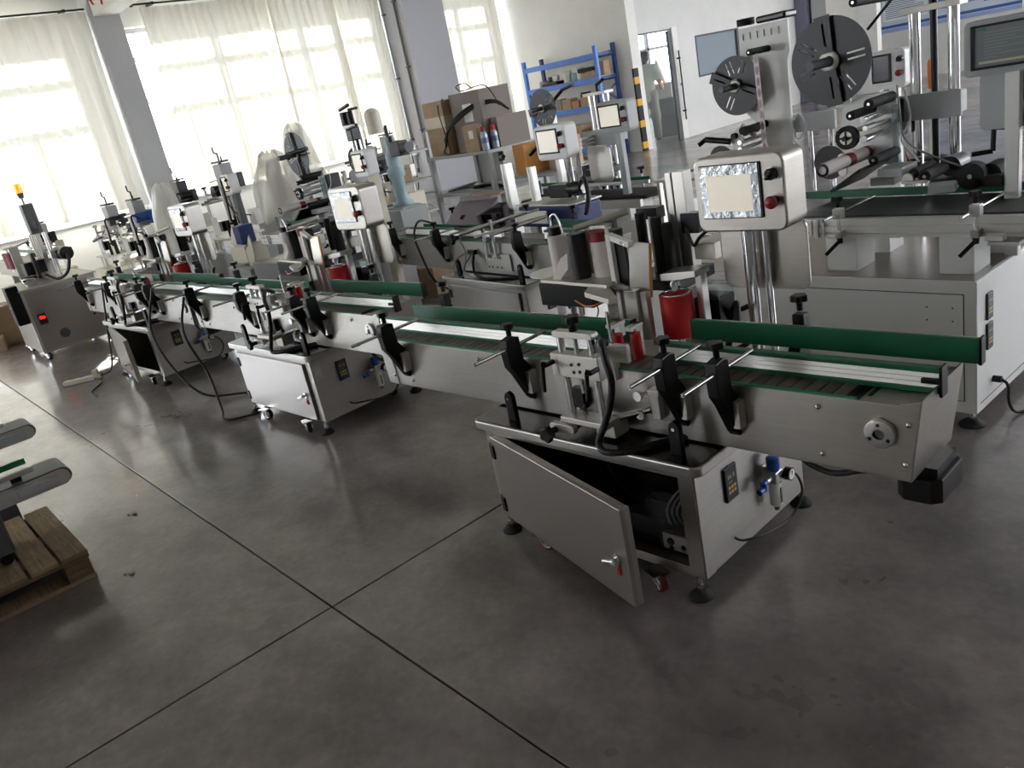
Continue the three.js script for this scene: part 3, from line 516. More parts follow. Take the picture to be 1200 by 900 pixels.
function reelHead(r, x, y, z) {              // large head: mounting plate, rollers towards the aisle, peel plate
  const X = (v) => x + v, Y = (v) => y + v;
  reel(r, X(-.15), Y(.4), z + .05, .178, { slots: [.1, 2.6, 3.5, 5.4], arm: 1.68 });
  M(r, 'reel_strut', m.white, ex(shapeOf([[X(-.17), Y(.2)], [X(-.1), Y(.2)], [X(-.12), Y(.42)], [X(-.18), Y(.42)]]), z - .02, z - .008, .002));
  const p = M(r, 'head_plate', m.white, ex(shapeOf([[X(-.15), Y(.03)], [X(-.13), Y(.2)], [X(-.07), Y(.235)], [X(.05), Y(.245)], [X(.085), Y(.235)], [X(.098), Y(.205)], [X(.098), Y(-.05)], [X(-.02), Y(-.05)], [X(-.06), Y(.02)]]), z - .008, z + .006, .002));
  MS(p, 'plate_hole', m.black, ...[[-.09, .17], [-.02, .2], [.0, .19], [.03, .215], [-.05, .15], [.06, -.02]].map(([a, b]) => cy('z', .006, .002, X(a), Y(b), z + .0055, 10)));
  M(r, 'acrylic_guard', m.acrylic, bx(X(.098), X(.104), Y(-.06), Y(.19), z - .01, z + .05));
  rollerZ(r, 'tension_roller', m.rubber, X(.078), Y(.222), z, z + .2, .021, true); rollerZ(r, 'tension_roller', m.rubber, X(.0), Y(.185), z, z + .2, .018, true);
  rollerZ(r, 'feed_roller', m.chrome, X(.05), Y(.165), z, z + .2, .013); rollerZ(r, 'feed_roller', m.alu, X(.058), Y(.13), z, z + .2, .010); rollerZ(r, 'feed_roller', m.chrome, X(.05), Y(.088), z, z + .2, .015); rollerZ(r, 'feed_roller', m.alu, X(.0), Y(.12), z, z + .18, .011);
  const w = rollerZ(r, 'hand_wheel', m.rubber, X(-.02), Y(.1), z + .18, z + .205, .047); M(w, 'wheel_face', m.aluPlate, cy('z', .027, .003, X(-.02), Y(.1), z + .204, 24)); M(w, 'wheel_knob', m.black, cy('z', .01, .02, X(-.02), Y(.1), z + .205, 12), cy('z', .006, .02, X(-.045), Y(.128), z + .205, 10)); MS(w, 'wheel_spoke', m.black, bx(X(-.024), X(-.016), Y(.074), Y(.126), z + .206, z + .209), bx(X(-.046), X(.006), Y(.096), Y(.104), z + .206, z + .209));
  const e = rollerZ(r, 'waste_roller', m.paper, X(-.022), Y(.01), z, z + .4, .027); MS(e, 'red_band', m.redDark, cy('z', .0275, .03, X(-.022), Y(.01), z + .03, 18), cy('z', .0275, .05, X(-.022), Y(.01), z + .17, 18)); M(e, 'roller_end', m.black, lathe([[.016, 0], [.0265, 0], [.0265, .004], [.016, .004]], 0, 0, 0, 18).rotateX(Math.PI / 2).translate(X(-.022), Y(.01), z + .4));
  M(r, 'pressure_lever', m.aluPlate, ex(rrect(X(-.062), X(-.024), Y(-.055), Y(.04), .018), z + .195, z + .205, .002));
  rollerZ(r, 'exit_roller', m.rubber, X(.087), Y(.002), z, z + .2, .02, true);
  rollerZ(r, 'waste_disc', m.anod, X(-.222), Y(-.03), z - .03, z - .024, .075); 
  M(r, 'peel_blade', m.black, beam([X(-.06), Y(-.10), z + .14], [X(.07), Y(-.02), z + .14], .28, .012)); MS(r, 'peel_support', m.greyPaint, bx(X(.1), X(.2), Y(-.07), Y(-.035), z + .06, z + .2, .003), bx(X(.02), X(.12), Y(-.12), Y(-.09), z - .1, z + .1, .003));
  MS(r, 'head_motor', m.anod, bx(X(-.02), X(.08), Y(.05), Y(.2), z - .16, z - .03, .006), cy('y', .03, .06, X(.14), Y(-.1), z - .05));
  for (const [c, pts] of [[m.greyCable, [[.09, .26, -.02], [.13, .18, .05], [.15, .05, .05], [.3, -.04, .06], [.42, -.1, .02]]], [m.copper, [[.12, .0, -.02], [.15, -.02, .04], [.2, -.06, .08], [.22, -.1, .1]]], [m.whiteCable, [[.1, .24, -.06], [.14, .12, -.02], [.12, .05, .02], [.18, -.05, .0]]]]) M(r, 'head_cable', c, tube(pts.map(([a, b, d]) => [X(a), Y(b), z + d]), .004, 26, 6));
}
const stripTex = textPlane(.02, .45, (c, w, h) => { c.fillStyle = '#cdb9bd'; c.fillRect(0, 0, w, h); for (let k = 0; k < 9; k++) { const y = h * (k + .5) / 9; c.fillStyle = '#8d6f7c'; c.beginPath(); c.ellipse(w / 2, y, w * .36, h * .043, 0, 0, 7); c.fill(); c.fillStyle = '#b39aa3'; c.beginPath(); c.ellipse(w / 2, y, w * .2, h * .026, 0, 0, 7); c.fill(); c.fillStyle = '#4f3a47'; c.fillRect(w * .4, y - h * .02, w * .2, h * .04); } }, 64);
m.strip = S(0xffffff, .25, 0, { map: stripTex, transmission: .15, thickness: 0 }); m.strip.userData.keepUV = true;
function slotHead(r, x, y, z) {               // smaller head with slotted back panel and hanging label strip
  const X = (v) => x + v, Y = (v) => y + v, holes = [];
  for (let k = 0; k < 6; k++) { const q = new THREE.Path(); const hx = X(.02 + k * .036); q.moveTo(hx, Y(.48)); q.lineTo(hx + .006, Y(.48)); q.lineTo(hx + .006, Y(.505)); q.lineTo(hx, Y(.505)); holes.push(q); }
  M(r, 'slotted_panel', m.white, ex(shapeOf([[X(0), Y(.16)], [X(0), Y(.53)], [X(.25), Y(.53)], [X(.25), Y(.4)], [X(.235), Y(.36)], [X(.235), Y(-.05)], [X(.12), Y(-.05)], [X(.06), Y(.1)]], holes), z - .006, z + .006, .001));
  MS(r, 'panel_hook', m.paperWhite, ...[0, 1, 2, 3, 4, 5].map((k) => bx(X(.0205 + k * .036), X(.0255 + k * .036), Y(.478), Y(.507), z - .004, z + .012)));
  const b = M(r, 'power_box', m.blackGloss, bx(X(.1), X(.25), Y(.535), Y(.565), z - .08, z + .02, .01)); M(b, 'box_band', m.navyPanel, bx(X(.11), X(.24), Y(.545), Y(.555), z + .018, z + .022));
  M(r, 'cable_coil', m.hose, ...[0, .01, .02].map((k) => ring(.035, .006, X(.02), Y(.545 + k), z - .03, 'y', 6, 20)));
  reel(r, X(.0), Y(.29), z + .06, .132, { slots: [1.1, 1.9, 4.2, 5.8], arm: -.42 });
  MS(r, 'label_strip', m.strip, new THREE.PlaneGeometry(.026, .43).rotateZ(.02).translate(X(.155), Y(.2), z + .12), new THREE.PlaneGeometry(.026, .09).rotateZ(.9).translate(X(.08), Y(.09), z + .12));
  rollerZ(r, 'top_roller', m.rubber, X(.145), Y(.425), z, z + .16, .014, true);
  for (const [a, b2, mt, rad] of [[.05, .08, m.rubber, .014], [.1, .1, m.rubber, .017], [.08, .05, m.chrome, .01], [.08, .02, m.chrome, .01], [.08, -.01, m.alu, .012], [.09, -.04, m.chrome, .01]]) rollerZ(r, 'guide_roller', mt, X(a), Y(b2), z, z + .2, rad);
  M(r, 'head_cheek', m.white, ex(shapeOf([[X(.0), Y(-.07)], [X(.03), Y(.02)], [X(.02), Y(.08)], [X(.07), Y(.12)], [X(.09), Y(.06)], [X(.06), Y(.0)], [X(.05), Y(-.08)]]), z + .17, z + .18, .002));
  M(r, 'crank_handle', m.black, bar([X(-.1), Y(.08), z + .2], [X(.03), Y(.06), z + .2], .014), bar([X(-.1), Y(.08), z + .2], [X(-.13), Y(.06), z + .22], .011)); rollerZ(r, 'press_roller', m.redDark, X(.05), Y(-.03), z, z + .2, .027); M(r, 'waste_spool', m.anod, cy('z', .065, .006, X(-.03), Y(-.02), z + .19, 30)); rollerZ(r, 'exit_roller', m.rubber, X(.18), Y(-.06), z, z + .2, .016, true);
  M(r, 'carriage_plate', m.greyPaint, bx(X(.2), X(.42), Y(.04), Y(.12), z - .05, z - .03, .002)); for (const a of [.27, .37]) M(r, 'carriage_column', m.chrome, cy('y', .012, .34, X(a), Y(-.24), z - .08, 14));
  M(r, 'looped_wire', m.whiteCable, tube([[X(.24), Y(.1), z], [X(.3), Y(.13), z + .05], [X(.33), Y(.06), z + .05], [X(.27), Y(.02), z + .03], [X(.24), Y(.06), z]], .003, 30, 6), tube([[X(.24), Y(.0), z], [X(.29), Y(-.02), z + .04], [X(.3), Y(-.08), z + .02]], .003, 20, 6));
}
function conveyorTop(r, x0, x1, o = {}) {     // aluminium profile belt conveyor; front face at z = -.06
  const yb = .706, yt = .778, z0 = -.46, z1 = -.06;
  const prof = shapeOf([[z1 - .03, yb], [z1, yb], [z1, yb + .012], [z1 - .008, yb + .014], [z1 - .008, yb + .022], [z1, yb + .024], [z1, yb + .042], [z1 - .008, yb + .044], [z1 - .008, yb + .052], [z1, yb + .054], [z1, yt], [z1 - .03, yt]]);
  MS(r, 'conveyor_profile', m.railAlu, exX(prof, x0, x1)); MS(r, 'conveyor_profile', m.railAlu, bx(x0, x1, yb, yt, z0, z0 + .03)); M(r, 'conveyor_bed', m.alu, bx(x0, x1, yt - .03, yt - .008, z0 + .03, z1 - .03));
  M(r, 'belt', o.belt ?? m.beltGrey, bx(x0 - .02, x1 + .02, yt - .006, yt + .006, z0 + .035, z1 - .035, .005));
  const e = M(r, 'tension_plate', m.aluPlate, bx(x0 - .03, x0 + .07, yb + .002, yt - .004, z1, z1 + .006, .002)); M(e, 'bolt', m.black, ...[0, 1].flatMap((a) => [0, 1].map((b) => cy('z', .006, .004, x0 + .02 + a * .03, yb + .02 + b * .035, z1 + .005, 8)))); MS(r, 'clip_plate', m.alu, bx(x0 + .08, x0 + .1, yb - .004, yt + .004, z1, z1 + .012, .002), bx(x0 + .11, x0 + .125, yb - .004, yt + .004, z1, z1 + .008, .002));
  M(r, 'side_guard', m.green, bx(x0 - .2, x1 + .1, .79, .822, -.43, -.415, .003)); M(r, 'guard_profile', m.alu, bx(x0 - .2, x1 + .1, .785, .815, -.445, -.43, .002));
}
function postClamp(r, x, long = .3) {
  const c = M(r, 'guide_post', m.chrome, cy('y', .007, .15, x, .7, -.03, 12)); MS(c, 'post_block', m.alu, bx(x - .016, x + .02, .79, .83, -.045, -.012, .003), bx(x - .014, x + .014, .712, .74, -.058, -.015, .003)); M(c, 'clamp_knob', m.black, ...starKnob(x, .858, -.028, .02));
  M(c, 'guide_rod', m.chrome, cy('z', .0065, long + .12, x - .005, .806, -long - .04, 12)); MS(c, 'lock_lever', m.black, [bar([x, .69, -.03], [x, .725, -.03], .011), bar([x, .70, -.03], [x - .035, .655, .02], .0075)]);
}
function flatMachine(label, x, z, turn, o = {}) {
  const r = thing('labelling_machine', label, 'machine', x, 0, z, turn, o.group);
  const x0 = o.x0 ?? -.65, x1 = o.x1 ?? .595, zb = -.75, paint = o.paint ?? m.white;
  M(r, 'cabinet', paint, bx(x0, x1, .057, .568, zb, .03, .004)); M(r, 'cabinet_top', o.top ?? m.steelDoor, bx(x0 + .01, x1 - .01, .568, .5705, zb + .01, .02));
  const d = M(r, 'cabinet_door', paint, bx(x0 + .42, x1 - .045, .107, .518, .03, .0335, .001)); M(d, 'hinge', m.black, bx(x0 + .43, x0 + .46, .42, .45, .033, .042, .002), bx(x0 + .395, x0 + .42, .42, .45, .031, .04, .002)); M(d, 'screw', m.black, ...[[.12, .05], [.12, .1], [.03, .05], [.03, .1]].map(([a, b]) => cy('z', .003, .002, x1 - .05 - a, .518 - b, .0335, 8))); M(r, 'door_gap', m.joint, bx(x0 + .417, x1 - .042, .104, .521, .0302, .0308));
  for (const [a, b] of [[x1 - .03, .0], [x0 + .04, .0], [x1 - .04, zb + .04], [x0 + .04, zb + .04]]) foot(r, a, b, .062, .045);
  if (o.displays) { meterX(r, x1, .40, .50, -.1, -.05); meterX(r, x1, .285, .385, -.1, -.05); M(r, 'side_panel_seam', m.joint, bx(x1 - .001, x1 + .0006, .09, .093, zb + .03, .0)); const q = M(r, 'power_plug', m.black, cy('x', .013, .03, x1, .146, -.12, 12)); M(q, 'power_cable', m.hose, tube([[x1 + .03, .146, -.12], [x1 + .05, .13, -.12], [x1 + .055, .06, -.12], [x1 + .07, .012, -.14], [x1 + .12, .008, -.22], [x1 + .2, .008, -.4], [x1 + .5, .008, -.55]], .006, 40)); }
  for (const [a, b] of [[-.002, .125], [.437, .557]]) MS(r, 'pedestal', paint, bx(a, b, .57, .707, -.2, -.05, .003), bx(a, b, .57, .707, -.46, -.33, .003));
  M(r, 'drip_tray', paint, bx(.16, .27, .688, .7, -.3, -.12, .002), bx(.16, .27, .688, .705, -.12, -.115));
  conveyorTop(r, o.c0 ?? -.13, o.c1 ?? 1.1); postClamp(r, .07); postClamp(r, .57); MS(r, 'pedestal_bracket', m.white, bx(.6, .66, .70, .72, -.06, -.02, .003), bx(.6, .7, .676, .69, -.3, -.05, .002));
  const cols = o.cols ?? [.11, .26];
  for (const c of cols) MS(r, 'lift_column', m.chrome, cy('y', .022, .92, c, .57, -.65, 20)); const cm = (cols[0] + cols[1]) / 2;
  M(r, 'lift_spindle', m.anod, cy('y', .014, .95, cm, .57, -.65, 14)); M(r, 'column_head', m.aluPlate, bx(cols[0] - .04, cols[1] + .04, 1.475, 1.5, -.69, -.61, .003)); M(r, 'spindle_crank', m.black, cy('y', .016, .1, cm, 1.5, -.65, 12), bx(cm - .02, cm + .1, 1.6, 1.62, -.66, -.64, .004));
  MS(r, 'carriage', m.greyPaint, bx(cols[0] - .06, cols[1] + .045, 1.06, 1.165, -.615, -.6, .002), bx(cols[0] - .03, cols[1] + .03, 1.07, 1.155, -.7, -.615, .004));
  if (o.big !== false) reelHead(r, o.hx ?? 0, .957, -.5);
  if (o.slot) slotHead(r, -.62, 1.03, -.52);
  return r;
}
const wm = flatMachine('white cabinet labelling machine at right with big black unwinder reels', -1.7, -3.0, 0, { displays: true, slot: true, x0: -1.0, c0: -.13, group: undefined });
{ // grey operator panel on its white post, small second panel, bits lying on the belt
  const q = new THREE.Group(); q.name = 'panel_arm'; q.position.set(.56, 0, -.3); q.rotation.y = .12; wm.add(q);
  const scrT = textPlane(.3, .15, (c, w, h) => { c.fillStyle = '#83888b'; c.fillRect(0, 0, w, h); c.fillStyle = '#93989a'; for (let k = 0; k < 9; k++) c.fillRect(w * .06, h * (.1 + k * .09), w * (.4 + .3 * Math.sin(k * 3)), h * .03); c.fillStyle = '#c9bfa8'; c.fillRect(0, h * .93, w, h * .07); }, 256);
  const ms = S(0xffffff, .12, 0, { map: scrT }); ms.userData.keepUV = true;
  M(q, 'panel_box', m.greyPaint, ex(rrect(-.125, .32, 1.226, 1.412, .02), -.09, 0, .005));
  M(q, 'screen', ms, ex(rrect(-.095, .245, 1.25, 1.392, .003), 0, .004).translate(0, 0, 0), new THREE.PlaneGeometry(.3, .115).translate(.075, 1.324, .0045));
  M(q, 'screen_bezel', m.navyPanel, bx(-.1, .25, 1.248, 1.257, .0, .008), bx(-.1, .25, 1.388, 1.396, 0, .008), bx(-.1, -.088, 1.248, 1.396, 0, .008), bx(.238, .25, 1.248, 1.396, 0, .008)); M(q, 'green_mark', m.greenEdge, bx(-.078, -.05, 1.377, 1.383, .0045, .0055));
  M(wm, 'panel_post', m.white, bx(.562, .61, .568, 1.24, -.345, -.31, .004)); M(wm, 'mounting_plate', m.greyPaint, ex(rrect(.465, .78, 1.03, 1.235, .025), -.36, -.352, .001));
  operatorPanel(wm, -.125, 1.175, 1.345, -.9, .16, .06, m.white, { sw: .62, screen: m.screenGrey }); M(wm, 'panel_post', m.white, bx(-.13, -.09, .57, 1.18, -.96, -.92, .003));
  M(wm, 'belt_lever', m.aluPlate, exY(rrect(.2, .3, -.31, -.28, .012), .86, .872, .002), cy('z', .022, .012, .225, .878, -.3, 16)); M(wm, 'press_wedge', m.greyPaint, exY(shapeOf([[.3, -.3], [.4, -.33], [.42, -.24], [.33, -.22]]), .83, .858, .003));
  rollerZ(wm, 'belt_roller', m.rubber, .24, .895, -.48, -.31, .02, true); rollerZ(wm, 'belt_roller', m.rubber, .29, .885, -.46, -.29, .023, true); MS(wm, 'black_disc', m.rubber, cy('z', .05, .05, .45, .873, -.35, 28), cy('z', .04, .1, .5, .868, -.45, 24), bx(.46, .56, .83, .87, -.44, -.3, .006)); M(wm, 'disc_screw', m.screw, cy('z', .009, .004, .45, .873, -.3, 12));
  MS(wm, 'spindle_rack', m.chrome, ...[0, 1, 2, 3].map((k) => cy('x', .007, .16, .5, .93 + k * .035, -.62, 10))); MS(wm, 'rack_block', m.anod, bx(.56, .62, .9, 1.05, -.66, -.58, .004), bx(.48, .5, .91, 1.06, -.65, -.59, .003)); M(wm, 'crank_handle', m.black, bar([.5, 1.0, -.6], [.44, 1.01, -.56], .012), bar([.44, 1.01, -.56], [.44, .92, -.55], .01), bar([.44, .92, -.55], [.37, .915, -.53], .01));
  rollerZ(wm, 'top_roller', m.rubber, .06, 1.56, -.62, -.25, .017, true); M(wm, 'roller_stay', m.anod, bar([.06, 1.56, -.6], [-.06, 1.45, -.6], .006)); MS(wm, 'belt_motor', m.anod, cy('z', .04, .1, .3, .88, -.6, 20), bx(.24, .36, .79, .84, -.62, -.45, .004));
}
// ---------- the rest of the machine row ----------
const rowGroup = 'steel labelling machines in a row along the aisle';
const m2 = conveyorLabeller('second stainless labelling machine in the row, its stand door shut', -4.70, -1.67, .045, { slats: false, wheel: m.black });
const m3 = conveyorLabeller('third stainless labelling machine, door ajar, next to the cabinet with the red digits', -6.95, -1.56, .06, { slats: false, wheel: m.black, door: .2 });
{ // middle machine in the second row
  const r = thing('labelling_machine', 'stainless conveyor machine behind the front one with blue box and leaning grey carton', 'machine', -4.42, 0, -3.08, -.09);
  stand(r, { wheel: m.black }); trough(r, -.88, 1.42, { slats: false }); guideRail(r, -.82, .42, -.226); guideRail(r, .86, 1.4, -.226); rearGuard(r, -.8, .1, .652, .05); rearGuard(r, .78, 1.3, .69, .05);
  for (const b of [-.74, -.12, .8]) guideBracket(r, b, b < .7); rearBracket(r, -.45); rearBracket(r, .9);
  meterX(r, .872, .25, .36, -.205, -.142); regulator(r, .872, .225, -.36, [.115, -.165]);
  const u = MS(r, 'round_bottle_unit', m.aluPlate, bx(.36, .62, .48, .585, -.118, -.108, .002), bx(.34, .66, .7, .78, -.42, -.41, .003)); M(u, 'bolt', m.black, ...[.38, .42, .47, .52].flatMap((x) => [cy('z', .006, .003, x, .5, -.108, 8), cy('z', .006, .003, x, .56, -.108, 8)]));
  MS(r, 'unit_post', m.chrome, cy('y', .012, .2, .40, .56, -.1, 12), cy('y', .012, .24, .5, .56, -.1, 12)); MS(r, 'unit_bar', m.alu, beam([.2, .735, .02], [.66, .80, -.36], .025, .012), beam([.45, .72, .0], [.8, .78, -.3], .02, .012)); MS(r, 'unit_rod', m.chrome, bar([.36, .745, .05], [.62, .80, -.3], .012), bar([.66, .74, .03], [.85, .78, -.26], .009));
  MS(r, 'unit_knob', m.black, starKnob(.3, .72, .06, .03, 'z'), starKnob(.45, .80, -.2, .02), starKnob(.56, .82, -.34, .02)); M(r, 'connector', m.black, bx(.18, .26, .575, .605, -.116, -.09, .003));
  MS(r, 'thin_hose', m.hose, tube([[.24, .58, -.1], [.3, .52, -.04], [.38, .47, .0], [.55, .455, -.03], [.7, .453, -.1]], .008, 30), tube([[-.12, .79, -.06], [-.28, .8, -.04], [-.3, .72, 0], [-.22, .56, .02], [-.2, .4, -.02], [-.25, .25, -.2]], .008, 40)); MS(r, 'grey_wire', m.greyCable, tube([[.2, .6, -.1], [.1, .55, -.05], [.08, .48, -.02], [.2, .452, 0], [.24, .6, -.04], [.25, .72, .0]], .004, 40, 6), tube([[.24, .6, -.1], [.24, .5, 0], [.35, .452, .0], [.45, .452, -.04]], .004, 24, 6));
  M(r, 'blue_housing', m.blueDeep, ex(rrect(.26, .82, .655, .79, .02), -.72, -.5, .006)); M(r, 'housing_rim', m.aluPlate, bx(.25, .83, .79, .802, -.73, -.49, .003)); MS(r, 'small_motor', m.black, bx(.5, .7, .82, .9, -.7, -.58, .01), cy('x', .045, .12, .68, .87, -.62, 20), bx(.42, .5, .84, .88, -.66, -.6, .005)); MS(r, 'motor_flange', m.screw, cy('x', .03, .01, .8, .87, -.62, 16));
  MS(r, 'lift_column', m.alu, bx(.06, .085, .46, 1.06, -.62, -.56), bx(.09, .115, .46, 1.06, -.62, -.56)); MS(r, 'lift_column', m.alu, bx(.29, .31, .46, 1.02, -.64, -.6), bx(.315, .34, .46, 1.02, -.64, -.6)); MS(r, 'clamp_lever', m.black, bar([.02, 1.1, -.6], [.12, 1.11, -.56], .014), cy('y', .02, .06, .04, 1.08, -.6), bar([.36, 1.1, -.6], [.46, 1.15, -.6], .014));
  operatorPanel(r, .645, 1.06, 1.265, -.55, .29, .1, m.white, {}); M(r, 'panel_bracket', m.steel, ex(rrect(.78, .98, .88, 1.1, .04), -.72, -.71, .002)); M(r, 'panel_post', m.chrome, cy('y', .022, .62, .70, .46, -.62, 18), cy('y', .02, .62, .76, .46, -.64, 18));
  MS(r, 'cable_loop', m.hose, tube([[.8, .9, -.6], [.9, .94, -.55], [.95, .85, -.52], [.93, .74, -.5]], .014, 24), tube([[.84, .86, -.62], [.88, .8, -.58], [.86, .72, -.55]], .012, 20));
}
single('disc_plate', 'round white disc standing on a short post behind the front green guard', 'disc', null, m.paperWhite, cy('y', .085, .006, -2.55, .64, -2.34, 36), cy('y', .02, .18, -2.55, .46, -2.34, 18), cy('y', .06, .46, -2.55, 0, -2.34, 20));
// belt machine behind with second white operator panel
{ const r = thing('labelling_machine', 'belt conveyor machine with white operator panel on a post before the blue rack', 'machine', -4.35, 0, -4.45, -.02);
  M(r, 'cabinet', m.white, bx(-.6, .55, .06, .5, -.6, .1, .004)); for (const [a, b] of [[-.55, .05], [.5, .05], [.5, -.55], [-.55, -.55]]) foot(r, a, b, .062, .04);
  for (const a of [-.3, .4]) MS(r, 'pedestal', m.white, bx(a - .05, a + .05, .5, .6, -.2, .05, .003));
  MS(r, 'conveyor_profile', m.alu, bx(-.7, .58, .58, .64, .05, .08, .002), bx(-.7, .58, .58, .64, -.3, -.27, .002)); M(r, 'belt', m.rubber, bx(-.72, .61, .635, .66, -.27, .05, .008)); M(r, 'side_guard', m.green, bx(-.7, .46, .725, .75, -.2, -.185, .003)); M(r, 'guard_profile', m.alu, bx(-.68, .45, .70, .725, -.2, -.18, .002));
  M(r, 'clamp_knob', m.black, ...starKnob(.38, .80, -.2, .025)); M(r, 'guide_post', m.chrome, cy('y', .007, .2, .38, .6, -.2));
  for (const a of [-.15, .0]) MS(r, 'lift_column', m.chrome, cy('y', .026, .85, a, .5, -.35, 18)); M(r, 'lift_spindle', m.anod, cy('y', .012, .85, -.075, .5, -.35, 12)); M(r, 'column_head', m.aluPlate, bx(-.19, .04, 1.35, 1.372, -.4, -.3, .003)); MS(r, 'carriage', m.greyPaint, bx(-.25, .12, .98, 1.1, -.315, -.3, .002), bx(-.2, .1, 1.0, 1.08, -.42, -.315, .004)); M(r, 'spindle_lever', m.black, [bar([-.075, 1.35, -.35], [-.075, 1.42, -.35], .012), bar([-.075, 1.42, -.35], [.04, 1.45, -.3], .014)]);
  MS(r, 'roller_bank', m.alu, ...[0, 1, 2].map((k) => cy('z', .012, .14, -.14, 1.0 + k * .03, -.3, 12))); MS(r, 'press_head', m.anod, bx(-.1, .1, .79, .84, -.3, -.1, .01), cy('z', .04, .08, -.12, .83, -.2, 18), bar([.0, .85, -.1], [.25, .86, -.05], .016)); M(r, 'cardboard_sheet', m.cardboard, bx(-.2, -.05, .78, .9, -.36, -.345));
  operatorPanel(r, .36, 1.09, 1.305, .0, .29, .1, m.greyPaint, { stop: m.redDark }); M(r, 'panel_post', m.greyPaint, bx(.34, .395, .5, 1.1, -.06, -.02, .004));
}
{ // aluminium frame at the end of the belt line, behind the front operator panel
  const r = thing('aluminium_frame', 'bare aluminium profile frame with flat top beside the front operator panel', 'frame', -3.55, 0, -4.5, 0);
  M(r, 'frame_top', m.alu, bx(-.12, .5, .735, .752, -.14, .1, .002)); for (const [a, b, w] of [[-.09, .07, .02], [-.02, .07, .05], [.15, .07, .02], [-.09, -.1, .03], [.45, .07, .04], [.45, -.1, .03]]) M(r, 'frame_leg', m.alu, bx(a - w / 2, a + w / 2, 0, .735, b - .02, b + .02, .002)); MS(r, 'cross_bar', m.alu, bx(-.09, .45, .3, .33, -.11, -.08), bx(-.09, .45, .2, .23, .06, .08)); M(r, 'wire_tongs', m.anod, bar([.0, .757, 0], [.2, .80, -.03], .005), bar([.2, .80, -.03], [.24, .79, .02], .005));
}
{ const r = thing('label_reel_stand', 'tall stand carrying a black slotted reel above the middle machine', 'reel stand', -4.40, 0, -4.2, 0);
  M(r, 'stand_post', m.alu, bx(-.02, .02, .02, 1.4, -.1, -.05, .003)); M(r, 'stand_base', m.greyPaint, bx(-.2, .2, 0, .03, -.25, .15, .004)); reel(r, 0, 1.345, .0, .13, { slots: [.1, .75, 3.9, 4.6, 5.4], arm: 3.3 }); M(r, 'top_arm', m.anod, bar([.02, 1.36, -.06], [.16, 1.44, -.06], .012), bar([.16, 1.44, -.06], [.3, 1.46, -.02], .012)); }
single('hinged_carton', 'open grey-lilac flat carton leaning on the middle machine belt', 'carton', null, S(0x8b8288, .7), beam([-4.84, .67, -3.5], [-4.42, .69, -3.62], .006, .006), place(new RoundedBoxGeometry(.34, .012, .26, 1, .003), -4.62, .77, -3.56, .62, .12, -.1), place(new THREE.BoxGeometry(.02, .15, .22), -4.46, .71, -3.58, .2, .12, 0), place(new THREE.BoxGeometry(.3, .02, .18), -4.6, .86, -3.68, .1, .12, 0));
{ const c = scene.getObjectByName('hinged_carton'); MS(c, 'printed_symbol', m.black, ...[0, 1].map((k) => place(new THREE.BoxGeometry(.03, .002, .035), -4.71 + k * .045, .745, -3.5, .62, .12, -.1))); M(c, 'inner_flap', m.cardboard, place(new THREE.BoxGeometry(.3, .006, .1), -4.56, .868, -3.7, .05, .12, 0)); M(c, 'dark_side', m.blackGloss, place(new THREE.BoxGeometry(.1, .13, .2), -4.4, .715, -3.6, .2, .12, 0)); }
// second-row machines further left
const m8 = flatMachine('reel labelling machine with white panel post next to the pale blue cylinder', -6.15, -2.85, .04, { paint: m.greyPaint, c0: -.5, c1: .55, cols: [.3, .42], hx: -.12 });
operatorPanel(m8, .66, 1.115, 1.31, -.42, .19, .1, m.white, {}); M(m8, 'panel_post', m.beige, bx(.66, .74, .06, 1.12, -.52, -.46, .004)); M(m8, 'base_foot', m.greyPaint, bx(.6, .8, 0, .06, -.6, -.4)); M(m8, 'reel_bar', m.black, bar([-.33, 1.37, -.4], [-.1, 1.39, -.46], .018), bar([-.33, 1.34, -.4], [-.3, 1.37, -.4], .02));
MS(m8, 'top_drive', m.anod, bx(.42, .5, 1.38, 1.48, -.6, -.52, .01), cy('y', .04, .1, .32, 1.5, -.62, 16), bar([.3, 1.62, -.6], [.5, 1.64, -.55], .014), bar([.5, 1.47, -.5], [.7, 1.49, -.45], .012)); MS(m8, 'white_motor', m.beige, cy('y', .06, .15, .78, 1.40, -.55, 20), ball(.055, .78, 1.55, -.55, 16, .6));
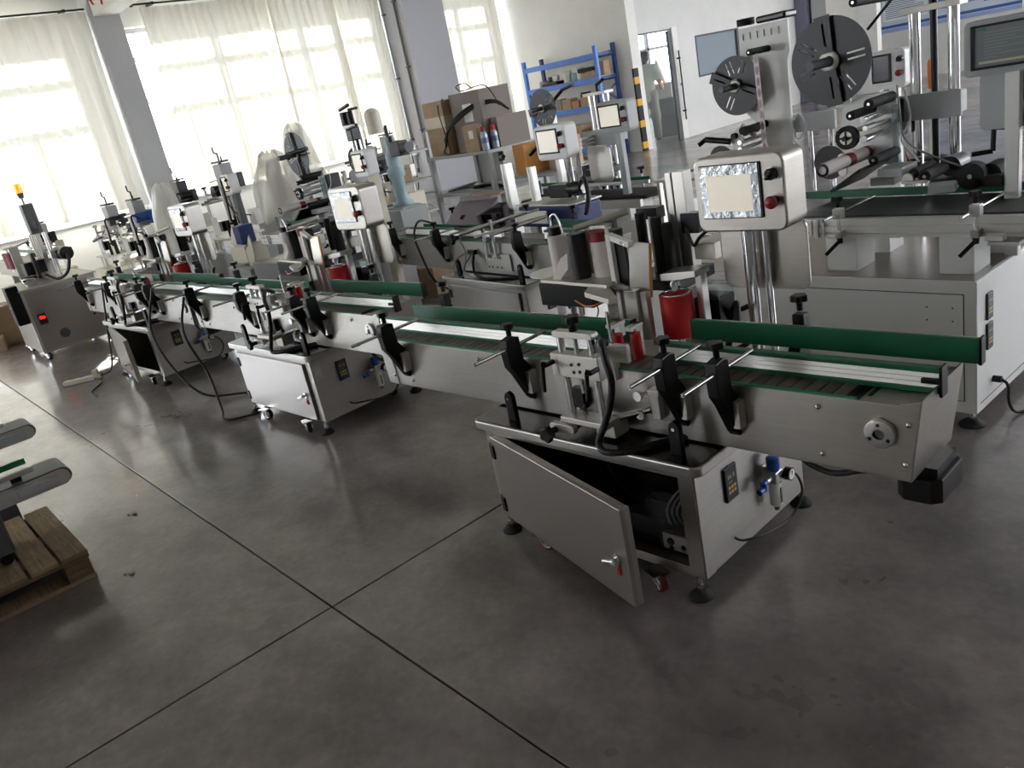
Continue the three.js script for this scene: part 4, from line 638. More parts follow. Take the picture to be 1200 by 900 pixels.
function gearTower(label, x, z, h, o = {}) {   // columns, head box, crank, small motor on a cabinet
  const r = thing('column_unit', label, 'machine', x, 0, z, o.turn ?? 0, o.group), b = o.base ?? .5;
  M(r, 'cabinet', o.paint ?? m.greyPaint, bx(-.3, .3, .06, b, -.25, .25, .006)); for (const [u, v] of [[-.26, .2], [.26, .2], [.26, -.2], [-.26, -.2]]) foot(r, u, v, .065, .035);
  for (const u of [-.06, .03]) MS(r, 'lift_column', m.chrome, cy('y', .018, h - b, u, b, -.05, 14)); M(r, 'lift_spindle', m.anod, cy('y', .01, h - b, -.015, b, -.05, 10));
  M(r, 'head_box', o.headMat ?? m.greyPaint, bx(-.11, .08, h - .3, h - .03, -.12, .0, .008)); M(r, 'column_head', m.anod, bx(-.12, .1, h - .02, h, -.1, .0, .003));
  M(r, 'crank_handle', m.anod, cy('y', .008, .07, -.015, h, -.05), bar([-.015, h + .07, -.05], [-.09, h + .08, -.05], .008), bar([-.09, h + .08, -.05], [-.095, h + .14, -.05], .008));
  M(r, 'side_rod', m.chrome, bar([-.24, h - .18, .02], [-.05, h - .17, -.02], .013)); M(r, 'drive_motor', o.motor ?? m.anod, cy('z', .05, .14, .14, h - .2, -.1, 20), bx(.1, .2, h - .28, h - .14, -.16, -.1, .006)); M(r, 'work_plate', m.aluPlate, bx(-.26, .28, b + .12, b + .14, -.18, .2, .003)); for (const [u, v] of [[-.22, .16], [.24, .16], [.24, -.14], [-.22, -.14]]) MS(r, 'plate_post', m.alu, cy('y', .012, .12, u, b, v, 10));
  MS(r, 'guide_roller', m.chrome, ...[0, 1, 2].map((k) => cy('z', .016, .22, -.16 + k * .1, h - .38 + .02 * k, -.02, 12))); MS(r, 'black_roller', m.rubber, cy('y', .03, .16, .2, b + .14, .08, 16), cy('y', .03, .16, .12, b + .14, .1, 16)); M(r, 'cable', m.hose, tube([[.18, h - .2, .0], [.26, h - .16, .1], [.3, h - .3, .12], [.2, b + .2, .1]], .01, 24));
  for (const u of [-.25, -.2, .22]) M(r, 'frame_post', m.alu, bx(u - .012, u + .012, b, h - .25 + rr(-.1, .1), .1, .124, .002));
  M(r, 'frame_rail', m.alu, bx(-.27, .25, h - .36, h - .34, .1, .125, .002)); M(r, 'label_roll', rnd() < .5 ? m.paper : m.anod, cy('z', .07, .07, -.16, h - .3, -.02, 24)); M(r, 'roll_spindle', m.chrome, cy('z', .012, .2, -.16, h - .3, -.08, 12));
  M(r, 'sensor_head', m.black, bx(.02, .09, b + .2, b + .3, .1, .16, .006)); M(r, 'sensor_arm', m.chrome, bar([.05, b + .28, .12], [-.2, b + .3, .1], .008)); M(r, 'knob', m.black, starKnob(-.22, h - .24, .11, .022)); M(r, 'knob', m.black, starKnob(.22, b + .26, .11, .022)); M(r, 'small_crank', m.anod, [bar([.1, h - .03, .0], [.17, h - .01, .0], .007), bar([.17, h - .01, .0], [.175, h + .04, .0], .007)]);
  M(r, 'terminal_box', m.aluPlate, bx(.14, .28, b + .2, b + .36, -.2, -.12, .006)); M(r, 'loose_wire', m.hose, tube([[.2, b + .3, -.12], [.26, b + .36, .05], [.18, h - .3, .1], [.05, h - .25, .05], [-.1, h - .34, .1]], .006, 30, 6)); M(r, 'front_plate', m.white, bx(-.24, -.08, b + .16, b + .34, .125, .13, .003)); M(r, 'chrome_rod', m.chrome, cy('x', .011, .46, -.23, b + .22, .0, 12));
  if (o.panel) { operatorPanel(r, o.panel[0], h - .33, h - .13, .1, .18, .1, m.white, {}); M(r, 'panel_post', m.greyDark, bx(o.panel[0] + .02, o.panel[0] + .08, b, h - .3, .02, .08, .004)); }
  if (o.wheel) reel(r, -.02, h - .14, .06, .12, { arm: 1.2 });
  return r;
}
gearTower('grey column unit with flat black cap and panel before the wide curtain', -8.3, -3.35, 1.42, { panel: [.34], base: .55, wheel: false });
gearTower('crank topped column unit with a blue motor left of the bagged machine', -9.4, -2.75, 1.22, { motor: m.blue, base: .5, group: undefined });
gearTower('slim column unit with grey head left of the blue motor unit', -10.4, -2.75, 1.2, { base: .5, paint: m.beige });
gearTower('column unit with black motor head beside the white bag', -10.2, -3.55, 1.3, { headMat: m.anod, base: .5, paint: m.beige });
gearTower('low column unit with crank at the far left under the curtain', -12.0, -2.3, 1.12, { base: .5, paint: m.beige });
gearTower('column unit with slotted black disc between bag and pale blue cylinder', -7.3, -4.4, 1.3, { base: .5, wheel: true });
gearTower('column unit under the grey wall column with pipes', -9.6, -6.2, 1.3, { base: .5, panel: [-.3], paint: m.beige });
// plastic wrapped machines
function draped(label, x, z, h, r, n = 7) {
  const t = thing('wrapped_machine', label, 'wrapped machine', x, 0, z, 0);
  M(t, 'machine_body', m.greyPaint, bx(-r * .8, r * .8, 0, h * .55, -r * .7, r * .7, .01)); M(t, 'inner_column', m.aluPlate, bx(-.07, .07, h * .55, h - .05, -.06, .06, .005));
  const p = [], seg = 36, rows = 14, g = new THREE.CylinderGeometry(1, 1, 1, seg, rows, true), a = g.attributes.position;
  for (let i = 0; i < a.count; i++) { const v = a.getY(i) + .5, th = Math.atan2(a.getZ(i), a.getX(i)); const rad = r * (v > .97 ? .18 : .3 + .75 * Math.pow(1 - v, .75)) * (1 + .12 * Math.sin(th * n + 3 * v) + .06 * Math.sin(th * 13 - 5 * v)); a.setXYZ(i, Math.cos(th) * rad + .02 * Math.sin(v * 9), h * (.52 + .5 * v) - .02 * Math.sin(th * n), Math.sin(th) * rad * .9); }
  g.computeVertexNormals(); M(t, 'plastic_cover', m.plasticSheet, g, new THREE.CircleGeometry(r * .22, 12).rotateX(-Math.PI / 2).translate(.01, h * 1.015, 0));
  return t;
}
draped('machine wrapped in a large clear plastic bag before the wide curtain', -8.45, -4.0, 1.38, .32);
draped('machine under a cone of white plastic next to the open window gap', -8.34, -2.76, 1.3, .21, 5);
draped('tall machine under a peaked plastic sheet behind the black reel', -9.7, -5.0, 1.62, .27, 6);
// pale blue air cylinder on a robot foot
{ const r = thing('pump_unit', 'pale blue upright cylinder pump with dark motors', 'pump', -6.05, 0, -3.95, 0), b = S(0x9fb7bd, .4);
  M(r, 'pump_stand', m.greyPaint, bx(-.14, .14, 0, .75, -.14, .14, .006)); M(r, 'pump_cylinder', b, lathe([[.0, .75], [.09, .75], [.09, .8], [.055, .82], [.055, 1.0], [.075, 1.02], [.075, 1.08], [.05, 1.1], [.06, 1.12], [.06, 1.2], [.035, 1.24], [.035, 1.34], [0, 1.34]], 0, 0, 0, 24)); M(r, 'base_plate', m.greyPaint, bx(-.2, .12, .74, .765, -.1, .1, .003));
  MS(r, 'side_motor', m.anod, cy('x', .05, .14, -.26, 1.12, 0, 18), bx(-.3, -.2, 1.05, 1.2, -.05, .05, .008)); MS(r, 'top_lever', m.anod, bar([-.06, 1.4, 0], [-.22, 1.44, .03], .012), cy('y', .014, .1, 0, 1.34, 0), cy('y', .02, .05, .06, 1.3, .02)); MS(r, 'coupling', m.greyDark, bx(.06, .2, 1.18, 1.3, -.05, .05, .01), cy('x', .045, .1, .18, 1.24, 0, 16)); }
// beige gearbox with white half disc before the tower
{ const r = thing('folding_unit', 'beige box unit with white quarter disc and blue hood behind the second machine', 'machine', -7.25, 0, -2.92, 0);
  M(r, 'cabinet', m.greyPaint, bx(-.2, .3, .06, .5, -.25, .1, .006)); for (const [u, v] of [[-.16, .06], [.26, .06], [.26, -.2], [-.16, -.2]]) foot(r, u, v, .065, .03); M(r, 'unit_box', m.beige, bx(-.22, .12, .52, .68, -.2, .02, .01)); M(r, 'box_bracket', m.greyPaint, bx(-.16, .0, .5, .53, -.15, 0)); M(r, 'quarter_disc', m.beige, ex(shapeOf([[.08, .6], [.14, .66], [.2, .71], [.27, .78], [.29, .7], [.28, .6], [.24, .52], [.18, .48], [.12, .49]]), .0, .012, .002)); M(r, 'blue_hood', m.blueDeep, bx(-.02, .12, .70, .86, -.12, .02, .01)); M(r, 'hood_cheek', m.beige, ex(shapeOf([[-.16, .7], [-.02, .69], [-.01, .8], [-.04, .86], [-.08, .82]]), .0, .012, .002)); M(r, 'hood_base', m.alu, bx(-.05, .2, .68, .70, -.15, .04, .003)); }
// cabinet machine with beacon at the left end of the row
{ const r = thing('beacon_machine', 'grey cabinet machine at the far left with orange beacon and red digits', 'machine', -8.95, 0, -1.65, 0);
  M(r, 'cabinet', m.steel, bx(-.42, .4, .075, .67, -.32, .33, .006)); M(r, 'end_sheet', m.steelDoor, bx(.4, .404, .1, .65, -.3, .31, .001)); M(r, 'corner_strip', m.aluPlate, bx(.385, .406, .075, .67, .31, .334, .002)); M(r, 'cabinet_top', m.aluPlate, bx(-.44, .42, .67, .685, -.34, .35, .003));
  for (const [u, v] of [[.35, .3], [.35, -.28], [-.38, .3], [-.38, -.28]]) caster(r, u, v, .08, m.black, .4, .04);
  const c = M(r, 'drive_controller', m.black, bx(.28, .42, .38, .74, .335, .44, .012)); M(c, 'controller_band', m.greyPaint, bx(.3, .4, .55, .556, .44, .442));
  const d = M(r, 'counter_display', m.navyPanel, bx(.404, .414, .34, .44, .2, .27, .002)); MS(d, 'red_digit', m.lampRed, ring(.012, .003, 0, 0, 0).rotateY(Math.PI / 2).translate(.415, .405, .245), ring(.009, .003, 0, 0, 0).rotateY(Math.PI / 2).translate(.415, .402, .222)); M(r, 'vent_ring', m.greyDark, ring(.04, .005, .405, .21, .1, 'x'), cy('x', .036, .003, .403, .21, .1, 20)); M(r, 'small_hole', m.black, cy('x', .01, .003, .403, .3, -.2, 10));
  M(r, 'belt_trough', m.steel, bx(-1.6, .05, .72, .86, -.12, .12, .003)); M(r, 'trough_belt', m.slat, bx(-1.6, .06, .855, .868, -.1, .08)); M(r, 'side_guard', m.green, bx(-1.6, -.5, .9, .93, -.13, -.12)); M(r, 'trough_leg', m.steel, bx(-1.5, -1.44, 0, .72, -.05, .05), bx(-1.5, -1.44, 0, .04, -.2, .2));
  for (const u of [-.36, -.2]) { const q = M(r, 'red_roller', m.redDark, cy('y', .055, .15, u, .84, .18, 20)); MS(q, 'roller_axle', m.chrome, cy('y', .01, .24, u, .8, .18, 10)); }
  M(r, 'roller_frame', m.aluPlate, bx(-.42, -.12, 1.03, 1.045, .12, .24, .003), bx(-.13, -.11, .69, 1.04, .12, .2)); for (const u of [-.1, .0, .1, .18]) MS(r, 'lift_column', m.alu, bx(u, u + .03, .69, 1.12, -.04, 0, .002)); MS(r, 'lift_rod', m.chrome, cy('y', .014, .42, .06, .7, -.1), cy('y', .014, .42, .16, .7, -.1));
  M(r, 'column_box', m.greyDark, bx(-.02, .1, 1.12, 1.4, -.1, .0, .01)); M(r, 'switch_plate', m.aluPlate, bx(-.14, -.02, 1.14, 1.38, -.06, -.04, .004)); M(r, 'plate_handle', m.black, bar([-.1, 1.32, -.03], [-.1, 1.2, -.03], .006), bx(-.112, -.088, 1.31, 1.33, -.045, -.02), bx(-.112, -.088, 1.19, 1.21, -.045, -.02)); M(r, 'crank_handle', m.anod, bar([.1, 1.16, -.05], [.19, 1.18, -.05], .008), bar([.19, 1.18, -.05], [.18, 1.26, -.05], .008));
  const be = M(r, 'beacon_neck', m.greyDark, cy('y', .008, .06, .0, 1.4, -.05), cy('y', .02, .05, .0, 1.455, -.05, 14, .032)); M(be, 'orange_lens', S(0xf08a1a, .25, 0, { emissive: 0xff7a00, emissiveIntensity: .8 }), cy('y', .034, .085, 0, 1.505, -.05, 18, .03));
  MS(r, 'drive_block', m.anod, bx(.14, .3, .78, .9, .02, .2, .01), bx(.3, .38, .74, .98, .1, .13, .01)); MS(r, 'print_motor', m.anod, cy('x', .06, .3, .3, .92, -.12, 18), bx(.32, .5, .88, .96, -.2, -.05, .01)); M(r, 'motor_hose', m.hose, tube([[.6, .92, -.12], [.68, .86, -.1], [.64, .76, -.06], [.5, .71, .0], [.3, .75, .05]], .014, 30)); M(r, 'side_arm', m.anod, bar([-.7, 1.0, .1], [-.2, 1.06, .0], .008), bar([-.7, 1.0, .1], [-.72, .92, .1], .01)); M(r, 'silver_bowl', m.chrome, lathe([[0, .69], [.05, .69], [.07, .76], [.065, .77], [0, .74]], .3, 0, .2, 20));
}
// ---------- shelf with cartons, blue rack, back of the hall ----------
{ const r = thing('shelf_table', 'pale grey steel shelf table stacked with cartons near the grey column', 'shelf', -6.77, 0, -5.5, 0);
  for (const [a, b] of [[-.48, .3], [.47, .3], [-.48, -.3], [.47, -.3]]) M(r, 'post', m.greyPaint, bx(a - .025, a + .025, 0, 1.0, b - .025, b + .025, .003));
  for (const y of [.12, .6, .985]) M(r, 'shelf_board', m.greyPaint, bx(-.5, .5, y, y + .03, -.33, .33, .004)); M(r, 'back_panel', m.greyPaint, bx(-.46, -.05, .15, .985, -.31, -.3)); }
single('cable_heap', 'heap of dark cables lying on the middle board of the shelf table', 'cables', null, m.hose, ...Array.from({ length: 7 }, (_, k) => tube([[-7.2 + k * .02, .636, -5.3 - k * .03], [-7.0 + k * .03, .66 + .006 * k, -5.25 - .02 * k], [-6.75 + k * .02, .665, -5.32 + .02 * k], [-6.5, .68 - .004 * k, -5.28 - k * .02], [-6.35, .64, -5.35]], .009, 24, 6)));
function carton(label, x0, x1, y0, y1, z0, z1, o = {}) {
  const t = thing('carton', label, 'carton', (x0 + x1) / 2, y0, (z0 + z1) / 2, o.turn ?? 0, o.group), w = (x1 - x0) / 2, h = y1 - y0, d = (z1 - z0) / 2, c = o.mat ?? m.cardboard;
  M(t, 'carton_body', c, bx(-w, w, 0, h - .004, -d, d, .004)); M(t, 'top_flap', c, bx(-w, w, h - .004, h, -d, -.003), bx(-w, w, h - .004, h, .003, d)); M(t, 'tape', m.tape, bx(-w - .0005, w + .0005, h, h + .001, -.025, .025)); if (o.band) M(t, 'wrap_tape', m.tape, bx(-w - .001, w + .001, h * .52, h * .72, -d - .001, d + .001)); if (o.sticker) M(t, 'sticker', m.paperWhite, bx(-w * .2, w * .4, h * .5, h * .8, d, d + .001)); return t;
}
carton('tall light brown carton with tape band on the shelf table', -7.24, -6.92, 1.015, 1.55, -5.55, -5.22, { band: true, turn: .03 });
carton('dark grey-brown carton with torn sticker on the shelf table', -6.88, -6.38, 1.015, 1.58, -5.68, -5.3, { mat: m.cardDark, sticker: true, turn: -.05 });
carton('small brown carton before the dark one on the shelf table', -6.62, -6.4, 1.015, 1.27, -5.27, -5.19, { sticker: true });
carton('long low brown carton at the right end of the shelf table', -6.36, -6.27, 1.015, 1.3, -5.75, -5.35, { mat: m.cardDark });
single('cable_bundle', 'thick black cable bundle looped over the cartons of the shelf table', 'cables', null, m.hose, ...[0, 1, 2].map((k) => tube([[-6.95, 1.1 + .03 * k, -5.2], [-6.85, 1.25, -5.19], [-6.7, 1.32 + .02 * k, -5.2], [-6.5, 1.42 + .015 * k, -5.3], [-6.3, 1.43 + .01 * k, -5.4], [-6.12, 1.35, -5.4]], .011, 30, 6)), tube([[-6.95, 1.1, -5.2], [-7.0, 1.05, -5.2], [-6.9, 1.03, -5.2], [-6.97, 1.5, -5.22], [-6.97, 1.56, -5.3]], .006, 40, 6), tube([[-6.6, 1.6, -5.4], [-6.7, 1.66, -5.4], [-6.85, 1.64, -5.4], [-6.8, 1.6, -5.4], [-6.4, 1.6, -5.4], [-6.3, 1.5, -5.4], [-6.25, 1.4, -5.4]], .005, 40, 6));
m.canBody = S(0x9aa2ad, .3, .3); m.canPrint = S(0x5d6f92, .4);
function bottle(label, x, y, z, c) { const t = thing('spray_can', label, 'bottle', x, y, z, 0, 'spray cans at the end of the shelf table'); M(t, 'can_body', m.canBody, lathe([[0, 0], [.034, 0], [.036, .01], [.036, .15], [.025, .175], [.012, .18], [0, .18]], 0, 0, 0, 16)); M(t, 'cap', c, cy('y', .022, .045, 0, .178, 0, 14)); M(t, 'can_print', m.canPrint, cy('y', .0365, .05, 0, .07, 0, 16)); }
bottle('silver can with red cap left among the shelf table cans', -6.33, 1.015, -5.21, m.redDark); bottle('silver can with dark red cap at the right end of the shelf table', -6.3, 1.015, -5.31, m.red);
{ const r = thing('side_bench', 'low grey side bench behind the shelf table with an orange carton', 'bench', -5.85, 0, -5.5, 0); M(r, 'bench_top', m.greyPaint, bx(-.35, .45, .72, .75, -.3, .3, .003)); for (const [a, b] of [[-.32, .27], [.42, .27], [.42, -.27], [-.32, -.27]]) M(r, 'bench_leg', m.greyPaint, bx(a - .02, a + .02, 0, .72, b - .02, b + .02)); }
carton('orange-brown carton on the low side bench', -6.02, -5.78, .75, 1.02, -5.5, -5.25, { mat: S(0xcf9350, .8), turn: -.3 });
carton('pale carton half hidden behind the orange carton', -5.7, -5.45, .75, 1.02, -5.6, -5.4, { mat: S(0xb9a48c, .8) });
carton('crumpled brown carton on the floor below the middle machine', -6.15, -5.7, 0, .26, -4.1, -3.75, { turn: .3 });
carton('brown carton on the floor at the far left edge', -10.6, -10.2, 0, .42, -1.5, -1.15, { turn: .2 });
carton('small low carton in front of the far left carton', -10.2, -9.95, 0, .14, -1.25, -1.05, { turn: -.2 });
// open grey rack with parts left of the grey column
{ const r = thing('parts_rack', 'grey open rack of parts standing left of the pipe column', 'rack', -8.55, 0, -5.6, .05);
  for (const [a, b] of [[-.4, .25], [.38, .25], [-.4, -.25], [.38, -.25]]) M(r, 'post', m.greyPaint, bx(a - .03, a + .03, 0, 1.25, b - .03, b + .03, .003)); for (const y of [.35, .72, 1.05]) M(r, 'shelf_board', m.greyPaint, bx(-.42, .4, y, y + .025, -.27, .27, .003)); }
for (const [l, x, y, z, mt, w, h] of [['dark motor on the upper board of the grey parts rack', -8.35, 1.075, -5.5, m.anod, .12, .14], ['brown box on the middle board of the grey parts rack', -8.35, .745, -5.5, m.cardboard, .2, .14], ['white box on the low board of the grey parts rack', -8.4, .375, -5.5, m.paperWhite, .16, .1], ['blue tub on the low board of the grey parts rack', -8.65, .375, -5.45, m.blueDeep, .14, .12]]) { const t = thing('stored_part', l, 'box', x, y, z); M(t, 'body', mt, bx(-w / 2, w / 2, 0, h, -w / 2, w / 2, .006)); M(t, 'lid', mt, bx(-w / 2 - .003, w / 2 + .003, h, h + .012, -w / 2 - .003, w / 2 + .003, .004)); }
// blue steel rack
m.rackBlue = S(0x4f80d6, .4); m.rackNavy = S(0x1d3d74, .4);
{ const r = thing('storage_rack', 'blue steel storage rack against the cream wall', 'rack', -11.43, 0, -11.77, 0);
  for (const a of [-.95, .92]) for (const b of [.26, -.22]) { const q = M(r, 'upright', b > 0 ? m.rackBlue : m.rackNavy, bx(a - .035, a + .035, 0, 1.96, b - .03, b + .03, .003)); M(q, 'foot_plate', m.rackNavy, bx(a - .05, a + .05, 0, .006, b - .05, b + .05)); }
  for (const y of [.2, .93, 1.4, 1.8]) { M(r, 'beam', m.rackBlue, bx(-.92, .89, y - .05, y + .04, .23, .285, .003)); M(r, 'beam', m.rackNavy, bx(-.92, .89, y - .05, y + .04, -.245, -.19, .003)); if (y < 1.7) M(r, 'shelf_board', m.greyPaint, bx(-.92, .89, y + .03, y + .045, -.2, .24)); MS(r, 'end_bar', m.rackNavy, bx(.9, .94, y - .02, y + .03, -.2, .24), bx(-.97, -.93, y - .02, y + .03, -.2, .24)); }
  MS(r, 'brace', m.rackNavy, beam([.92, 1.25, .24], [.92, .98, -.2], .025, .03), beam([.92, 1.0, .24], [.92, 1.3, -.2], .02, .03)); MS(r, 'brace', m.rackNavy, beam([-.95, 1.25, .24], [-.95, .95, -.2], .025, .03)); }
function stored(kind, label, x, y, z, w, h, mt, round) { const t = thing(kind, label, kind.replace('_', ' '), x, y, z, 0, 'goods stored on the blue rack'); if (round) { M(t, 'body', mt, lathe([[0, 0], [w / 2, 0], [w / 2, h * .86], [w * .44, h * .9], [w * .44, h], [0, h]], 0, 0, 0, 18)); M(t, 'rim', m.greyPaint, cy('y', w * .46, .008, 0, h, 0, 18)); } else { M(t, 'body', mt, bx(-w / 2, w / 2, 0, h, -w * .4, w * .4, .005)); M(t, 'seam', m.tape, bx(-w / 2 - .001, w / 2 + .001, h - .001, h + .002, -.012, .012)); } }
const RS = [['bowl', 'grey bowl at the left end of the rack top board', -12.05, 1.445, -11.66, .2, .1, m.greyPaint, 1], ['black_tray', 'shallow black tray on the rack top board', -11.75, 1.445, -11.65, .4, .06, m.black, 0], ['tin', 'white tin standing behind the black tray on the rack', -11.72, 1.51, -11.66, .14, .1, m.paperWhite, 1], ['tin', 'dark tin left of the white one on the rack', -11.87, 1.51, -11.66, .1, .09, m.greyDark, 1], ['bucket', 'white bucket in the middle of the rack top board', -11.42, 1.445, -11.68, .18, .19, m.paperWhite, 1], ['bucket', 'pale aqua bucket on the rack top board', -11.22, 1.445, -11.66, .15, .13, S(0x9cc4c6, .4), 1], ['bucket', 'tall white bucket right of the aqua one on the rack', -11.06, 1.445, -11.66, .16, .2, m.paperWhite, 1], ['carton', 'orange-brown carton on the rack top board', -10.82, 1.445, -11.64, .26, .1, m.cardboard, 0], ['tool_case', 'black case lying above the cartons on the rack top board', -10.85, 1.56, -11.66, .34, .07, m.black, 0], ['paper_bag', 'bundle of tan bags at the right end of the rack top board', -10.6, 1.445, -11.75, .2, .24, m.cardboard, 0],
  ['carton', 'light brown carton in the centre of the rack middle board', -11.45, .975, -11.64, .24, .18, m.cardboard, 0], ['carton', 'small brown carton right of the centre carton on the rack middle board', -11.22, .975, -11.62, .18, .12, S(0xb68a5e, .8), 0], ['carton', 'dark carton left of the centre carton on the rack middle board', -11.7, .975, -11.64, .2, .2, m.cardDark, 0], ['black_roll', 'black roll on the rack middle board behind cartons', -11.2, .975, -11.85, .22, .24, m.black, 1], ['carton', 'brown carton near the right upright on the rack middle board', -11.0, .975, -11.64, .2, .16, m.cardboard, 0], ['motor', 'dark motor at the right end of the rack middle board', -10.66, .975, -11.72, .16, .12, m.anod, 1],
  ['carton', 'big brown carton on the lowest rack board left', -11.3, .245, -11.64, .4, .42, m.cardboard, 0], ['carton', 'tall brown carton on the lowest rack board right', -10.75, .245, -11.66, .3, .36, m.cardboard, 0], ['carton', 'dark brown carton beyond the others on the lowest rack board', -11.75, .245, -11.66, .34, .3, m.cardDark, 0]];
for (const a of RS) stored(...a);
{ const t = thing('corner_guard', 'black and yellow striped corner guard on the wall edge', 'corner guard', -10.198, 0, -12.098, 0); M(t, 'guard_strip', m.black, bx(.0, .012, 0, 1.45, -.12, .012, .003), bx(-.03, .0, 0, 1.45, .0, .012, .003)); for (let k = 0; k < 4; k++) M(t, 'yellow_band', m.yellow, bx(.0, .014, .04 + k * .38, .16 + k * .38, -.121, .014, .002), bx(-.031, 0, .04 + k * .38, .16 + k * .38, .0, .014, .002)); }
// glass door, person behind it
{ const d = tag(new THREE.Group(), null, null, null, 'structure'); d.name = 'door_1'; scene.add(d);
  m.tint = S(0xe6ebec, .03, 0, { transmission: .95, thickness: 0 });
  M(d, 'door_frame', m.paperWhite, bx(-10.24, -10.17, 0, DH + .02, DZ0 - .02, DZ0 + .14, .004)); M(d, 'door_head', m.greyDark, bx(-10.26, -10.18, DH - .025, DH, DZ0 + .14, DZ1)); M(d, 'glass_leaf', m.tint, new THREE.PlaneGeometry(.8, DH - .03).rotateY(Math.PI / 2).translate(-10.215, DH / 2, DZ1 - .41)); M(d, 'door_stile', m.greyDark, bx(-10.25, -10.19, 0, DH - .03, DZ1 - .93, DZ1 - .84, .004));
  M(d, 'pull_handle', m.black, cy('y', .014, 1.25, -10.12, .35, DZ0 + .07, 12), bx(-10.17, -10.1, .5, .53, DZ0 + .055, DZ0 + .085), bx(-10.17, -10.1, 1.45, 1.48, DZ0 + .055, DZ0 + .085)); M(d, 'lock', m.chrome, cy('x', .025, .03, -10.17, 1.0, DZ0 + .07, 14)); }
function blob(bones, k, res, lo, hi, mat, parent, name) {
  const mc = new MarchingCubes(res, mat, false, false, 60000), n = res, f = mc.field, s = hi.map((v, i) => v - lo[i]);
  for (let z = 0; z < n; z++) for (let y = 0; y < n; y++) for (let x = 0; x < n; x++) {
    const P = [lo[0] + s[0] * x / n, lo[1] + s[1] * y / n, lo[2] + s[2] * z / n]; let e = 0;
    for (const [a, b, ra, rb, sq] of bones) { const q = sq ?? 1, d = [b[0] - a[0], b[1] - a[1], (b[2] - a[2]) / q], w = [P[0] - a[0], P[1] - a[1], (P[2] - a[2]) / q]; const L = d[0] ** 2 + d[1] ** 2 + d[2] ** 2; const t = L ? Math.max(0, Math.min(1, (w[0] * d[0] + w[1] * d[1] + w[2] * d[2]) / L)) : 0; const dist = Math.hypot(w[0] - d[0] * t, w[1] - d[1] * t, w[2] - d[2] * t) - (ra + (rb - ra) * t); e += Math.exp(-k * dist); }
    f[x + y * n + z * n * n] = e > 1e-30 ? Math.log(e) / k : -1;
  }
  mc.isolation = 0; mc.update(); const g = new THREE.BufferGeometry(), c = mc.count ?? mc.geometry.drawRange.count;
  const p = new Float32Array(mc.positionArray.slice(0, c * 3)), nn = new Float32Array(mc.normalArray.slice(0, c * 3));
  for (let i = 0; i < c; i++) for (let j = 0; j < 3; j++) p[i * 3 + j] = lo[j] + s[j] * (p[i * 3 + j] + 1) / 2;
  g.setAttribute('position', new THREE.BufferAttribute(p, 3)); g.computeVertexNormals();
  return M(parent, name, mat, g);
}
{ // person seen from behind, facing -z in own frame
  const t = thing('person', 'person in grey shirt and trousers seen from behind through the glass door', 'person', -11.15, 0, -13.55, .62);
  const finger = (sx, k) => { const x = sx * .25 + sx * (k - 1.5) * .004, y = .985 + .002 * k, z = -.25 - .0; return [[x, y, z + (k - 1.5) * .018], [x + sx * .004, y - .035, z - .02 + (k - 1.5) * .019], .0085, .0075]; };
  const arm = (s) => [[[s * .17, 1.39, 0], [s * .235, 1.13, .02], .05, .042], [[s * .235, 1.13, .02], [s * .245, 1.03, -.19], .04, .028], [[s * .245, 1.03, -.19], [s * .25, 1.0, -.25], .03, .028, ], ...[0, 1, 2, 3].map((k) => finger(s, k)), [[s * .235, 1.02, -.21], [s * .21, 1.0, -.26], .011, .009]];
  blob([[[0, 1.42, .01], [0, 1.5, 0], .052, .05], [[0, 1.56, -.015], [0, 1.6, -.01], .075, .085], [[0, 1.53, -.055], [0, 1.55, -.06], .045, .05], [[0, 1.565, -.11], [0, 1.575, -.105], .012, .01], [[-.08, 1.565, 0], [-.085, 1.575, 0], .018, .018], [[.08, 1.565, 0], [.085, 1.575, 0], .018, .018], ...arm(-1), ...arm(1), [[0, 1.35, 0], [0, .95, 0], .11, .1, .7], [[-.09, .9, 0], [-.1, .5, 0], .075, .055], [[.09, .9, 0], [.1, .5, 0], .075, .055], [[-.1, .5, 0], [-.1, .08, .02], .05, .035], [[.1, .5, 0], [.1, .08, .02], .05, .035], [[-.1, .04, .03], [-.11, .03, -.14], .035, .03], [[.1, .04, .03], [.11, .03, -.14], .035, .03]], 60, 96, [-.4, -.05, -.4], [.4, 1.75, .4], m.skin, t, 'body');
  blob([[[-.13, 1.37, 0], [.13, 1.37, 0], .075, .075, .8], [[0, 1.36, 0], [0, 1.1, 0], .14, .135, .72], [[0, 1.1, 0], [0, .88, 0], .14, .15, .75], [[-.17, 1.39, 0], [-.225, 1.19, .015], .066, .065], [[.17, 1.39, 0], [.225, 1.19, .015], .066, .065]], 50, 72, [-.4, .7, -.3], [.4, 1.55, .3], m.shirt, t, 'shirt');
  blob([[[-.05, .92, 0], [.05, .92, 0], .115, .115, .85], [[-.09, .88, 0], [-.105, .48, 0], .095, .078], [[.09, .88, 0], [.105, .48, 0], .095, .078], [[-.105, .48, 0], [-.105, .1, .015], .078, .07], [[.105, .48, 0], [.105, .1, .015], .078, .07]], 50, 80, [-.3, .0, -.3], [.3, 1.1, .3], m.trouser, t, 'trousers');
  blob([[[0, 1.6, .02], [0, 1.63, -.01], .092, .082], [[0, 1.55, .04], [0, 1.58, .04], .07, .075], [[-.05, 1.66, -.03], [.05, 1.66, -.03], .05, .05]], 60, 48, [-.15, 1.4, -.18], [.15, 1.78, .18], m.hair, t, 'hair');
  t.scale.set(1.12, 1, 1.05);
  for (const s of [-1, 1]) M(t, 'shoe', m.greyDark, place(new RoundedBoxGeometry(.09, .07, .26, 2, .03), s * .108, .035, -.05));
}
